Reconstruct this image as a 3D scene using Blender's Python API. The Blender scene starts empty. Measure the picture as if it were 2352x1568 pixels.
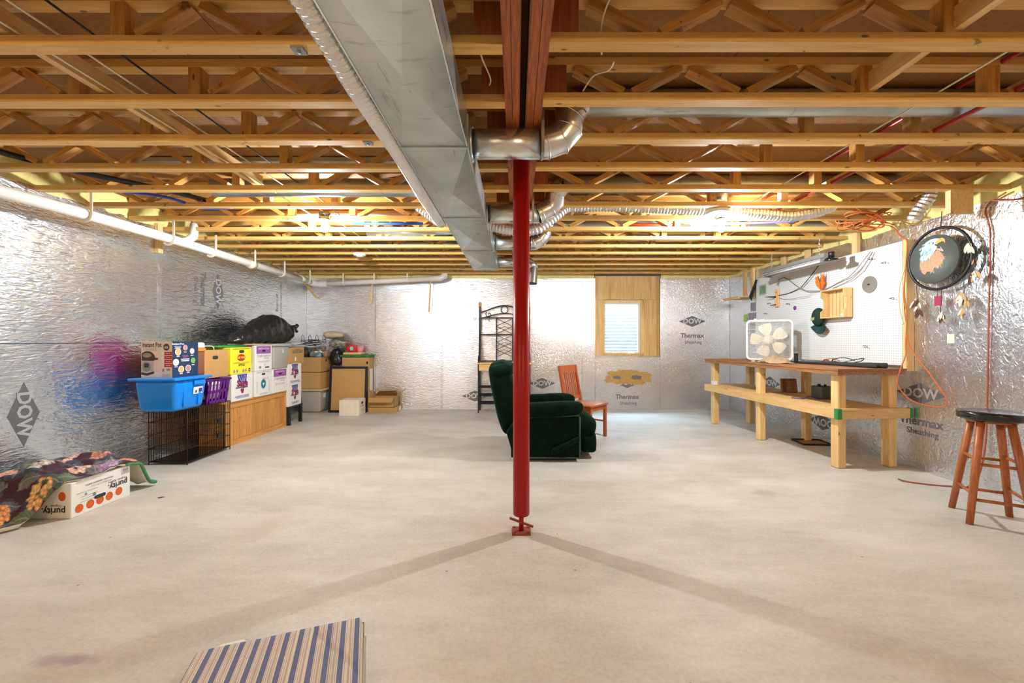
import bpy, bmesh, math, random
from mathutils import Vector, Matrix, noise as mnoise
random.seed(7)
PI = math.pi
scene = bpy.context.scene
COL = scene.collection

# ------------------------------------------------------------------ camera, world, exposure
F = 940.0            # focal length in pixels of the 2352-wide frame
VX, VY = 1185.0, 784.0
CH = 1.235           # camera height
cam_d = bpy.data.cameras.new('camera')
cam = bpy.data.objects.new('camera', cam_d)
COL.objects.link(cam)
cam.location = (0, 0, CH)
cam.rotation_euler = (PI / 2, 0, 0)
cam_d.sensor_fit = 'HORIZONTAL'
cam_d.sensor_width = 36.0
cam_d.lens = F / 2352 * 36.0
cam_d.shift_x = -(VX - 1176) / 2352
cam_d.clip_start = 0.05
scene.camera = cam

world = bpy.data.worlds.new('world')
scene.world = world
world.use_nodes = True
wb = world.node_tree.nodes['Background']
wb.inputs[0].default_value = (0.50, 0.76, 1.0, 1)
wb.inputs[1].default_value = 100.0

scene.view_settings.view_transform = 'Standard'
scene.view_settings.look = 'None'
scene.view_settings.gamma = 1.0
scene.view_settings.use_curve_mapping = False
scene.view_settings.exposure = 0.36
scene.cycles.sample_clamp_indirect = 12.0
scene.cycles.max_bounces = 8
scene.cycles.diffuse_bounces = 4
scene.cycles.glossy_bounces = 5
scene.cycles.adaptive_threshold = 0.02
BULB = 3000.0        # emission of a bare bulb
BULB_FILL = 1500.0  # emission of the added fill bulbs behind the camera

# ------------------------------------------------------------------ small helpers
def atY(px, py, Y):
    return Vector(((px - VX) * Y / F, Y, CH + (VY - py) * Y / F))
def atX(px, py, X):
    return atY(px, py, X * F / (px - VX))

class MB:
    """collects polygons, then makes one mesh object; off is taken off every vertex"""
    def __init__(s, off=(0, 0, 0)):
        s.v = []; s.f = []; s.m = []; s.s = []; s.off = Vector(off)
    def add(s, vs, fs, mi=0, smooth=False):
        b = len(s.v)
        s.v += [tuple(Vector(p) - s.off) for p in vs]
        for f in fs:
            s.f.append(tuple(i + b for i in f)); s.m.append(mi); s.s.append(smooth)
        return s
    def box(s, x0, x1, y0, y1, z0, z1, mi=0):
        v = [(x0, y0, z0), (x1, y0, z0), (x1, y1, z0), (x0, y1, z0), (x0, y0, z1), (x1, y0, z1), (x1, y1, z1), (x0, y1, z1)]
        return s.add(v, [(0, 3, 2, 1), (4, 5, 6, 7), (0, 1, 5, 4), (1, 2, 6, 5), (2, 3, 7, 6), (3, 0, 4, 7)], mi)
    def rbox(s, x0, x1, y0, y1, z0, z1, r=0.01, seg=2, mi=0, M=None, smooth=True, taper=1.0):
        bm = bmesh.new()
        bmesh.ops.create_cube(bm, size=1)
        for v in bm.verts:
            k = taper if v.co.z < 0 else 1.0
            v.co = Vector(((x0 + x1) / 2 + v.co.x * (x1 - x0) * k, (y0 + y1) / 2 + v.co.y * (y1 - y0) * k, (z0 + z1) / 2 + v.co.z * (z1 - z0)))
        bmesh.ops.bevel(bm, geom=bm.edges[:], offset=r, segments=seg, profile=0.5, affect='EDGES')
        bm.verts.index_update()
        vs = [(M @ v.co if M else v.co.copy()) for v in bm.verts]
        fs = [tuple(v.index for v in f.verts) for f in bm.faces]
        bm.free()
        return s.add(vs, fs, mi, smooth)
    def bar(s, p0, p1, w, h, up=(0, 0, 1), mi=0):
        p0 = Vector(p0); p1 = Vector(p1); d = (p1 - p0).normalized()
        up = Vector(up)
        if abs(d.dot(up)) > 0.99: up = Vector((1, 0, 0))
        a = d.cross(up).normalized(); b = a.cross(d).normalized()
        v = []
        for p in (p0, p1):
            for sa, sb in ((-1, -1), (1, -1), (1, 1), (-1, 1)):
                v.append(p + a * sa * w / 2 + b * sb * h / 2)
        return s.add(v, [(0, 1, 2, 3), (7, 6, 5, 4), (0, 4, 5, 1), (1, 5, 6, 2), (2, 6, 7, 3), (3, 7, 4, 0)], mi)
    def tube(s, pts, r, n=8, mi=0, cyc=False, smooth=True, caps=True):
        pts = [Vector(p) for p in pts]; N = len(pts)
        rs = r if isinstance(r, (list, tuple)) else [r] * N
        vs = []; fs = []; a = None
        for i, p in enumerate(pts):
            if cyc: d = pts[(i + 1) % N] - pts[i - 1]
            elif i == 0: d = pts[1] - p
            elif i == N - 1: d = p - pts[i - 1]
            else: d = (pts[i + 1] - p).normalized() + (p - pts[i - 1]).normalized()
            d = d.normalized() if d.length > 1e-9 else Vector((0, 0, 1))
            if a is None:
                a = d.cross(Vector((0, 0, 1)) if abs(d.z) < 0.9 else Vector((1, 0, 0))).normalized()
            else:
                a = (a - d * a.dot(d)).normalized()
            b = d.cross(a)
            sc = 1.0
            if not cyc and 0 < i < N - 1:
                c = (pts[i + 1] - p).normalized().dot((p - pts[i - 1]).normalized())
                sc = 1 / max(0.5, math.sqrt(max(0.0, (1 + c) / 2)))
            for k in range(n):
                t = 2 * PI * k / n
                vs.append(p + (a * math.cos(t) + b * math.sin(t)) * rs[i] * (sc if sc < 1.3 else 1.3))
        R = N if cyc else N - 1
        for i in range(R):
            j = (i + 1) % N
            for k in range(n):
                l = (k + 1) % n
                fs.append((i * n + k, i * n + l, j * n + l, j * n + k))
        if caps and not cyc:
            fs.append(tuple(range(n - 1, -1, -1))); fs.append(tuple((N - 1) * n + k for k in range(n)))
        return s.add(vs, fs, mi, smooth)
    def lathe(s, prof, c=(0, 0, 0), n=24, mi=0, smooth=True, M=None):
        c = Vector(c); vs = []; fs = []
        for r, z in prof:
            for k in range(n):
                t = 2 * PI * k / n
                p = Vector((r * math.cos(t), r * math.sin(t), z))
                vs.append((M @ p if M else p) + c)
        for i in range(len(prof) - 1):
            for k in range(n):
                l = (k + 1) % n
                fs.append((i * n + k, i * n + l, (i + 1) * n + l, (i + 1) * n + k))
        fs.append(tuple(range(n - 1, -1, -1))); fs.append(tuple((len(prof) - 1) * n + k for k in range(n)))
        return s.add(vs, fs, mi, smooth)
    def prism(s, poly, O, U, V, d, mi=0, smooth=False):
        """2-D outline (u, v) at O along U, V, pushed out by vector d"""
        O = Vector(O); U = Vector(U); V = Vector(V); d = Vector(d); n = len(poly)
        a = [O + U * u + V * v for u, v in poly]; b = [p + d for p in a]
        fs = [tuple(range(n - 1, -1, -1)), tuple(range(n, 2 * n))]
        fs += [(i, (i + 1) % n, n + (i + 1) % n, n + i) for i in range(n)]
        return s.add(a + b, fs, mi, smooth)
    def sq(s, c, r, e1=0.5, e2=0.5, n=28, m=14, M=None, fn=None, mi=0):
        """super-ellipsoid: cushions, bags"""
        c = Vector(c)
        pw = lambda x, e: math.copysign(abs(x) ** e, x)
        vs = []; fs = []
        for i in range(m + 1):
            ph = -PI / 2 + PI * i / m
            for k in range(n):
                th = 2 * PI * k / n
                p = Vector((r[0] * pw(math.cos(ph), e1) * pw(math.cos(th), e2), r[1] * pw(math.cos(ph), e1) * pw(math.sin(th), e2), r[2] * pw(math.sin(ph), e1)))
                if fn: p = fn(p)
                vs.append((M @ p if M else p) + c)
        for i in range(m):
            for k in range(n):
                l = (k + 1) % n
                fs.append((i * n + k, i * n + l, (i + 1) * n + l, (i + 1) * n + k))
        return s.add(vs, fs, mi, True)
    def grid(s, fn, nu, nv, mi=0, smooth=True):
        vs = [fn(i / nu, j / nv) for i in range(nu + 1) for j in range(nv + 1)]
        fs = [(i * (nv + 1) + j, (i + 1) * (nv + 1) + j, (i + 1) * (nv + 1) + j + 1, i * (nv + 1) + j + 1) for i in range(nu) for j in range(nv)]
        return s.add(vs, fs, mi, smooth)
    def mesh(s, name, mats):
        me = bpy.data.meshes.new(name)
        me.from_pydata(s.v, [], s.f)
        for m in (mats if isinstance(mats, (list, tuple)) else [mats]): me.materials.append(m)
        me.polygons.foreach_set('material_index', s.m)
        me.polygons.foreach_set('use_smooth', s.s)
        me.update()
        return me
    def build(s, name, mats, parent=None, fixn=False):
        me = s.mesh(name, mats)
        if fixn:
            bm = bmesh.new(); bm.from_mesh(me); bmesh.ops.recalc_face_normals(bm, faces=bm.faces[:]); bm.to_mesh(me); bm.free()
        return obj(name, me, parent)

def obj(name, me, parent=None, loc=None, rot=None):
    o = bpy.data.objects.new(name, me)
    COL.objects.link(o)
    if parent: o.parent = parent
    if loc: o.location = loc
    if rot: o.rotation_euler = rot
    return o
def tag(o, label, cat, group=None):
    o['label'] = label; o['category'] = cat
    if group: o['group'] = group
    return o
def thing(name, label, cat, loc=(0, 0, 0), rz=0.0, group=None):
    o = bpy.data.objects.new(name, None); COL.objects.link(o)
    o.empty_display_size = 0.1
    o.location = loc; o.rotation_euler = (0, 0, rz)
    return tag(o, label, cat, group)
def struct(o):
    o['kind'] = 'structure'; return o
def copy_tree(o, parent=None):
    c = o.copy(); COL.objects.link(c)
    if parent: c.parent = parent
    for ch in list(o.children): copy_tree(ch, c)
    return c

# ------------------------------------------------------------------ materials
def newmat(name):
    m = bpy.data.materials.new(name); m.use_nodes = True
    nt = m.node_tree; b = nt.nodes['Principled BSDF']
    return m, nt, b
def N(nt, typ, **kw):
    n = nt.nodes.new(typ)
    for k, v in kw.items():
        if k in n.inputs.keys(): n.inputs[k].default_value = v
        else: setattr(n, k, v)
    return n
def c4(c): return (c[0], c[1], c[2], 1)
def mat(name, col, rough=0.5, metal=0.0, var=0.12, scale=8.0, bump=0.0, bscale=60.0, coat=0.0, sheen=0.0, rnd=0.0):
    """plain procedural material: base colour with noise mottling and fine bump"""
    m, nt, b = newmat(name); L = nt.links
    tc = N(nt, 'ShaderNodeTexCoord')
    no = N(nt, 'ShaderNodeTexNoise', Scale=scale, Detail=4.0)
    L.new(tc.outputs['Object'], no.inputs['Vector'])
    mx = N(nt, 'ShaderNodeMix', data_type='RGBA')
    lo = [max(0, x * (1 - var)) for x in col]; hi = [min(1, x * (1 + var)) for x in col]
    mx.inputs[6].default_value = c4(lo); mx.inputs[7].default_value = c4(hi)
    L.new(no.outputs['Fac'], mx.inputs[0])
    out = mx.outputs[2]
    if rnd:
        oi = N(nt, 'ShaderNodeObjectInfo')
        mr = N(nt, 'ShaderNodeMapRange'); mr.inputs[3].default_value = 1 - rnd; mr.inputs[4].default_value = 1 + rnd
        L.new(oi.outputs['Random'], mr.inputs[0])
        hs = N(nt, 'ShaderNodeHueSaturation'); L.new(out, hs.inputs['Color']); L.new(mr.outputs[0], hs.inputs['Value'])
        out = hs.outputs[0]
    L.new(out, b.inputs['Base Color'])
    b.inputs['Roughness'].default_value = rough; b.inputs['Metallic'].default_value = metal
    if coat: b.inputs['Coat Weight'].default_value = coat
    if sheen:
        b.inputs['Sheen Tint'].default_value = (0.25, 0.55, 0.38, 1); b.inputs['Sheen Weight'].default_value = sheen; b.inputs['Sheen Roughness'].default_value = 0.35
    if bump:
        n2 = N(nt, 'ShaderNodeTexNoise', Scale=bscale, Detail=3.0); L.new(tc.outputs['Object'], n2.inputs['Vector'])
        bp = N(nt, 'ShaderNodeBump', Strength=bump, Distance=0.01); L.new(n2.outputs['Fac'], bp.inputs['Height']); L.new(bp.outputs[0], b.inputs['Normal'])
    return m
def wood(name, light, dark, axis=0, rough=0.6, gs=1.0, knots=True, rnd=0.12, stain=0.0):
    """grain runs along the object's own axis; knots and stains, slight difference from board to board"""
    m, nt, b = newmat(name); L = nt.links
    tc = N(nt, 'ShaderNodeTexCoord'); oi = N(nt, 'ShaderNodeObjectInfo')
    off = N(nt, 'ShaderNodeVectorMath', operation='SCALE'); off.inputs[0].default_value = (13.1, 7.7, 5.3)
    L.new(oi.outputs['Random'], off.inputs['Scale'])
    ad = N(nt, 'ShaderNodeVectorMath', operation='ADD'); L.new(tc.outputs['Object'], ad.inputs[0]); L.new(off.outputs[0], ad.inputs[1])
    mp = N(nt, 'ShaderNodeMapping'); L.new(ad.outputs[0], mp.inputs['Vector'])
    sc = [22.0 * gs] * 3; sc[axis] = 1.3 * gs; mp.inputs['Scale'].default_value = sc
    no = N(nt, 'ShaderNodeTexNoise', Scale=2.2, Detail=8.0, Roughness=0.62, Distortion=0.7); L.new(mp.outputs[0], no.inputs['Vector'])
    rp = N(nt, 'ShaderNodeValToRGB'); L.new(no.outputs['Fac'], rp.inputs[0])
    rp.color_ramp.elements[0].position = 0.32; rp.color_ramp.elements[0].color = c4(dark)
    rp.color_ramp.elements[1].position = 0.62; rp.color_ramp.elements[1].color = c4(light)
    col = rp.outputs[0]
    def darken(col, fac_out, c):
        mx = N(nt, 'ShaderNodeMix', data_type='RGBA'); L.new(fac_out, mx.inputs[0]); L.new(col, mx.inputs[6]); mx.inputs[7].default_value = c4(c)
        return mx.outputs[2]
    if knots:
        m2 = N(nt, 'ShaderNodeMapping'); L.new(ad.outputs[0], m2.inputs['Vector'])
        s2 = [13.0] * 3; s2[axis] = 4.6; m2.inputs['Scale'].default_value = s2
        vo = N(nt, 'ShaderNodeTexVoronoi', Scale=1.0); L.new(m2.outputs[0], vo.inputs['Vector'])
        r2 = N(nt, 'ShaderNodeMapRange'); r2.inputs[1].default_value = 0.055; r2.inputs[2].default_value = 0.095; r2.inputs[3].default_value = 0.9; r2.inputs[4].default_value = 0.0
        L.new(vo.outputs['Distance'], r2.inputs[0]); col = darken(col, r2.outputs[0], [x * 0.25 for x in dark])
    if stain:
        n3 = N(nt, 'ShaderNodeTexNoise', Scale=7.0, Detail=9.0, Roughness=0.68); L.new(ad.outputs[0], n3.inputs['Vector'])
        r3 = N(nt, 'ShaderNodeMapRange'); r3.inputs[1].default_value = 0.645; r3.inputs[2].default_value = 0.675; r3.inputs[3].default_value = 0.0; r3.inputs[4].default_value = stain
        L.new(n3.outputs['Fac'], r3.inputs[0]); col = darken(col, r3.outputs[0], [x * 0.22 for x in dark])
    if rnd:
        mr = N(nt, 'ShaderNodeMapRange'); mr.inputs[3].default_value = 1 - rnd; mr.inputs[4].default_value = 1 + rnd
        L.new(oi.outputs['Random'], mr.inputs[0])
        hs = N(nt, 'ShaderNodeHueSaturation'); L.new(col, hs.inputs['Color']); L.new(mr.outputs[0], hs.inputs['Value']); col = hs.outputs[0]
    L.new(col, b.inputs['Base Color']); b.inputs['Roughness'].default_value = rough
    bp = N(nt, 'ShaderNodeBump', Strength=0.15, Distance=0.004); L.new(no.outputs['Fac'], bp.inputs['Height']); L.new(bp.outputs[0], b.inputs['Normal'])
    return m
def foil(name, sc, fine=1.0, rough=0.17, amp=1.0, soft=0.24):
    """crumpled aluminium facing; sc stretches the wrinkles"""
    m, nt, b = newmat(name); L = nt.links
    tc = N(nt, 'ShaderNodeTexCoord')
    mp = N(nt, 'ShaderNodeMapping'); L.new(tc.outputs['Object'], mp.inputs['Vector']); mp.inputs['Scale'].default_value = sc
    n1 = N(nt, 'ShaderNodeTexNoise', Scale=1.0, Detail=2.5, Roughness=0.55, Distortion=0.7); L.new(mp.outputs[0], n1.inputs['Vector'])
    big = N(nt, 'ShaderNodeTexNoise', Scale=2.2, Detail=1.0); L.new(tc.outputs['Object'], big.inputs['Vector'])
    vo = N(nt, 'ShaderNodeTexNoise', Scale=2.6 * fine, Detail=3.0, Roughness=0.6); L.new(mp.outputs[0], vo.inputs['Vector'])
    sb = N(nt, 'ShaderNodeMath', operation='SUBTRACT'); sb.inputs[1].default_value = 0.5; L.new(n1.outputs['Fac'], sb.inputs[0])
    ab = N(nt, 'ShaderNodeMath', operation='ABSOLUTE'); L.new(sb.outputs[0], ab.inputs[0])
    a1 = N(nt, 'ShaderNodeMath', operation='MULTIPLY'); a1.inputs[1].default_value = -0.0210 * amp; L.new(ab.outputs[0], a1.inputs[0])
    a2 = N(nt, 'ShaderNodeMath', operation='MULTIPLY_ADD'); a2.inputs[1].default_value = 0.0052 * amp; L.new(vo.outputs['Fac'], a2.inputs[0]); L.new(a1.outputs[0], a2.inputs[2])
    a3 = N(nt, 'ShaderNodeMath', operation='MULTIPLY_ADD'); a3.inputs[1].default_value = 0.012; L.new(big.outputs['Fac'], a3.inputs[0]); L.new(a2.outputs[0], a3.inputs[2])
    bp = N(nt, 'ShaderNodeBump', Strength=1.0, Distance=1.0); L.new(a3.outputs[0], bp.inputs['Height'])
    L.new(bp.outputs[0], b.inputs['Normal'])
    b.inputs['Base Color'].default_value = (0.80, 0.845, 0.91, 1)
    b.inputs['Metallic'].default_value = 1.0; b.inputs['Roughness'].default_value = rough
    g2 = N(nt, 'ShaderNodeBsdfGlossy', Roughness=0.40); g2.inputs['Color'].default_value = (0.80, 0.845, 0.91, 1); L.new(bp.outputs[0], g2.inputs['Normal'])
    ms = N(nt, 'ShaderNodeMixShader'); ms.inputs[0].default_value = soft
    L.new(b.outputs[0], ms.inputs[1]); L.new(g2.outputs[0], ms.inputs[2]); L.new(ms.outputs[0], nt.nodes['Material Output'].inputs[0])
    return m
def emit(name, col, st):
    m, nt, b = newmat(name)
    b.inputs['Base Color'].default_value = c4(col); b.inputs['Emission Color'].default_value = c4(col); b.inputs['Emission Strength'].default_value = st
    return m

M = {}
M['pine'] = wood('pine', (0.82, 0.51, 0.155), (0.66, 0.35, 0.08), rnd=0.14, stain=0.75)
M['pine_web'] = wood('pine_web', (0.64, 0.34, 0.08), (0.44, 0.19, 0.035), rnd=0.18, stain=0.7)
M['lvl'] = wood('lvl', (0.44, 0.125, 0.02), (0.20, 0.04, 0.008), axis=1, knots=False, rnd=0.1, gs=1.6)
M['lvl_block'] = wood('lvl_block', (0.42, 0.13, 0.035), (0.28, 0.07, 0.02), axis=2, knots=False)
M['osb'] = mat('osb', (0.29, 0.125, 0.022), 0.8, var=0.35, scale=45, bump=0.3, bscale=50)
M['stud'] = wood('stud', (0.82, 0.58, 0.27), (0.66, 0.42, 0.16), axis=2)
M['studx'] = wood('studx', (0.82, 0.56, 0.25), (0.66, 0.40, 0.15), axis=0)
M['study'] = wood('study', (0.82, 0.56, 0.25), (0.66, 0.40, 0.15), axis=1)
M['ply'] = wood('ply', (0.80, 0.54, 0.22), (0.58, 0.33, 0.10), axis=2, gs=0.45, knots=False)
M['benchtop'] = wood('benchtop', (0.42, 0.19, 0.07), (0.22, 0.085, 0.03), axis=1, stain=0.5)
M['chest'] = wood('chest', (0.72, 0.36, 0.09), (0.48, 0.19, 0.04), axis=2, rough=0.35)
M['chestrail'] = wood('chestrail', (0.70, 0.35, 0.09), (0.48, 0.19, 0.04), axis=1, rough=0.35)
M['cherry'] = wood('cherry', (0.50, 0.13, 0.03), (0.34, 0.07, 0.015), axis=2, rough=0.3, knots=False)
M['stool'] = wood('stool', (0.46, 0.15, 0.045), (0.32, 0.085, 0.02), axis=2, rough=0.4, knots=False)
M['foam'] = mat('foam', (0.80, 0.68, 0.26), 0.85, var=0.25, scale=14, bump=0.8, bscale=30)
def galv():
    m, nt, b = newmat('galv'); L = nt.links
    tc = N(nt, 'ShaderNodeTexCoord')
    n1 = N(nt, 'ShaderNodeTexNoise', Scale=3.5, Detail=5.0); L.new(tc.outputs['Object'], n1.inputs['Vector'])
    rp = N(nt, 'ShaderNodeValToRGB'); L.new(n1.outputs['Fac'], rp.inputs[0])
    rp.color_ramp.elements[0].position = 0.3; rp.color_ramp.elements[0].color = (0.47, 0.52, 0.51, 1); rp.color_ramp.elements[1].position = 0.7; rp.color_ramp.elements[1].color = (0.66, 0.71, 0.70, 1)
    col = rp.outputs[0]
    for rot, sc in ((0.5, (3, 22, 8)), (-0.35, (20, 2.6, 8))):
        mp = N(nt, 'ShaderNodeMapping'); L.new(tc.outputs['Object'], mp.inputs['Vector']); mp.inputs['Rotation'].default_value = (0, 0, rot); mp.inputs['Scale'].default_value = sc
        n2 = N(nt, 'ShaderNodeTexNoise', Scale=1.0, Detail=6.0, Roughness=0.7); L.new(mp.outputs[0], n2.inputs['Vector'])
        r2 = N(nt, 'ShaderNodeMapRange'); r2.inputs[1].default_value = 0.60; r2.inputs[2].default_value = 0.72; r2.inputs[3].default_value = 0; r2.inputs[4].default_value = 0.8
        L.new(n2.outputs['Fac'], r2.inputs[0])
        mx = N(nt, 'ShaderNodeMix', data_type='RGBA'); L.new(r2.outputs[0], mx.inputs[0]); L.new(col, mx.inputs[6]); mx.inputs[7].default_value = (0.20, 0.22, 0.21, 1); col = mx.outputs[2]
    L.new(col, b.inputs['Base Color']); b.inputs['Metallic'].default_value = 0.85; b.inputs['Roughness'].default_value = 0.34
    bp = N(nt, 'ShaderNodeBump', Strength=0.08, Distance=0.01); L.new(n1.outputs['Fac'], bp.inputs['Height']); L.new(bp.outputs[0], b.inputs['Normal'])
    return m
M['galv'] = galv()
M['pipe'] = mat('pipe', (0.72, 0.74, 0.74), 0.26, metal=0.95, var=0.12, scale=6, bump=0.05, bscale=12)
M['flex'] = mat('flex', (0.82, 0.82, 0.82), 0.3, metal=0.95, var=0.1, scale=40, bump=0.5, bscale=110)
M['pvc'] = mat('pvc', (0.82, 0.79, 0.72), 0.35, var=0.04)
M['hook'] = mat('hook', (0.85, 0.78, 0.66), 0.5, var=0.05)
M['red'] = mat('red', (0.34, 0.006, 0.004), 0.33, var=0.08, scale=3)
M['red'].node_tree.nodes['Principled BSDF'].inputs['Specular IOR Level'].default_value = 0.28
M['redrust'] = mat('redrust', (0.28, 0.05, 0.03), 0.6, var=0.4, scale=40)
M['concrete_dark'] = mat('concrete_dark', (0.35, 0.34, 0.33), 0.9, var=0.2)
M['black'] = mat('black', (0.012, 0.012, 0.013), 0.45)
M['blackmetal'] = mat('blackmetal', (0.02, 0.022, 0.02), 0.4, metal=0.3)
M['blackgloss'] = mat('blackgloss', (0.012, 0.012, 0.013), 0.18, coat=0.3)
M['wire'] = mat('wire', (0.03, 0.018, 0.014), 0.4, metal=0.5)
M['white'] = mat('white', (0.82, 0.82, 0.80), 0.4, var=0.03)
M['whitecard'] = mat('whitecard', (0.83, 0.82, 0.78), 0.6, var=0.05)
M['cream'] = mat('cream', (0.82, 0.76, 0.62), 0.65, var=0.06)
M['kraft'] = mat('kraft', (0.52, 0.30, 0.105), 0.75, var=0.1, scale=30, rnd=0.08)
M['kraftdark'] = mat('kraftdark', (0.26, 0.09, 0.04), 0.7)
M['yellow'] = mat('yellow', (0.90, 0.80, 0.03), 0.5, var=0.03)
M['tubblue'] = mat('tubblue', (0.0, 0.25, 0.86), 0.28, var=0.03, coat=0.2)
M['purple'] = mat('purple', (0.14, 0.012, 0.24), 0.35, var=0.05)
M['greybin'] = mat('greybin', (0.40, 0.39, 0.34), 0.4, var=0.05)
M['binlid'] = mat('binlid', (0.52, 0.42, 0.29), 0.45, var=0.06)
M['ink'] = mat('ink', (0.03, 0.03, 0.035), 0.6)
M['inkgrey'] = mat('inkgrey', (0.28, 0.28, 0.30), 0.6)
M['inkpurple'] = mat('inkpurple', (0.32, 0.10, 0.38), 0.6)
M['inkmaroon'] = mat('inkmaroon', (0.22, 0.02, 0.08), 0.6)
M['inkblue'] = mat('inkblue', (0.04, 0.05, 0.30), 0.6)
M['inkteal'] = mat('inkteal', (0.0, 0.18, 0.20), 0.6)
M['inkred'] = mat('inkred', (0.55, 0.02, 0.02), 0.6)
M['inkorange'] = mat('inkorange', (0.65, 0.11, 0.015), 0.6, var=0.3, scale=30)
M['magenta'] = mat('magenta', (0.55, 0.01, 0.26), 0.4)
M['pinkcard'] = mat('pinkcard', (0.82, 0.66, 0.58), 0.45, var=0.03)
M['navycard'] = mat('navycard', (0.014, 0.035, 0.085), 0.4, var=0.1)
M['bag'] = mat('bag', (0.012, 0.012, 0.014), 0.30, bump=1.0, bscale=13)
M['velvet'] = mat('velvet', (0.0022, 0.011, 0.006), 0.9, var=0.8, scale=8, sheen=0.14, bump=0.25, bscale=120)
M['velvet'].node_tree.nodes['Principled BSDF'].inputs['Specular IOR Level'].default_value = 0.08
M['orangecord'] = mat('orangecord', (0.66, 0.13, 0.03), 0.45)
M['browncord'] = mat('browncord', (0.36, 0.10, 0.05), 0.5)
M['copper'] = mat('copper', (0.40, 0.03, 0.025), 0.3, metal=0.2)
M['pexblue'] = mat('pexblue', (0.02, 0.08, 0.55), 0.35)
M['pexred'] = mat('pexred', (0.55, 0.05, 0.02), 0.35)
M['wirewhite'] = mat('wirewhite', (0.80, 0.68, 0.45), 0.5)
M['green'] = mat('green', (0.03, 0.30, 0.06), 0.6)
M['darkgreen'] = mat('darkgreen', (0.004, 0.03, 0.018), 0.8)
M['foilprint'] = mat('foilprint', (0.19, 0.195, 0.21), 0.4, metal=0.55, var=0.2, scale=30)
M['foilclear'] = mat('foilclear', (0.75, 0.76, 0.80), 0.35, metal=0.8)
M['tape'] = mat('tape', (0.86, 0.87, 0.90), 0.2, metal=1.0, bump=0.2, bscale=30)
M['foil_left'] = foil('foil_left', (9, 6.5, 25), rough=0.09, amp=0.62)
M['foil_far'] = foil('foil_far', (11, 12, 30), fine=2.2, rough=0.10, amp=0.50, soft=0.14)
M['foil_far_right'] = foil('foil_far_right', (30, 14, 15), fine=2.2, rough=0.10, amp=0.50, soft=0.14)
M['foil_right'] = foil('foil_right', (14, 18, 12), fine=2.0, rough=0.10, amp=0.58)

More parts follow.
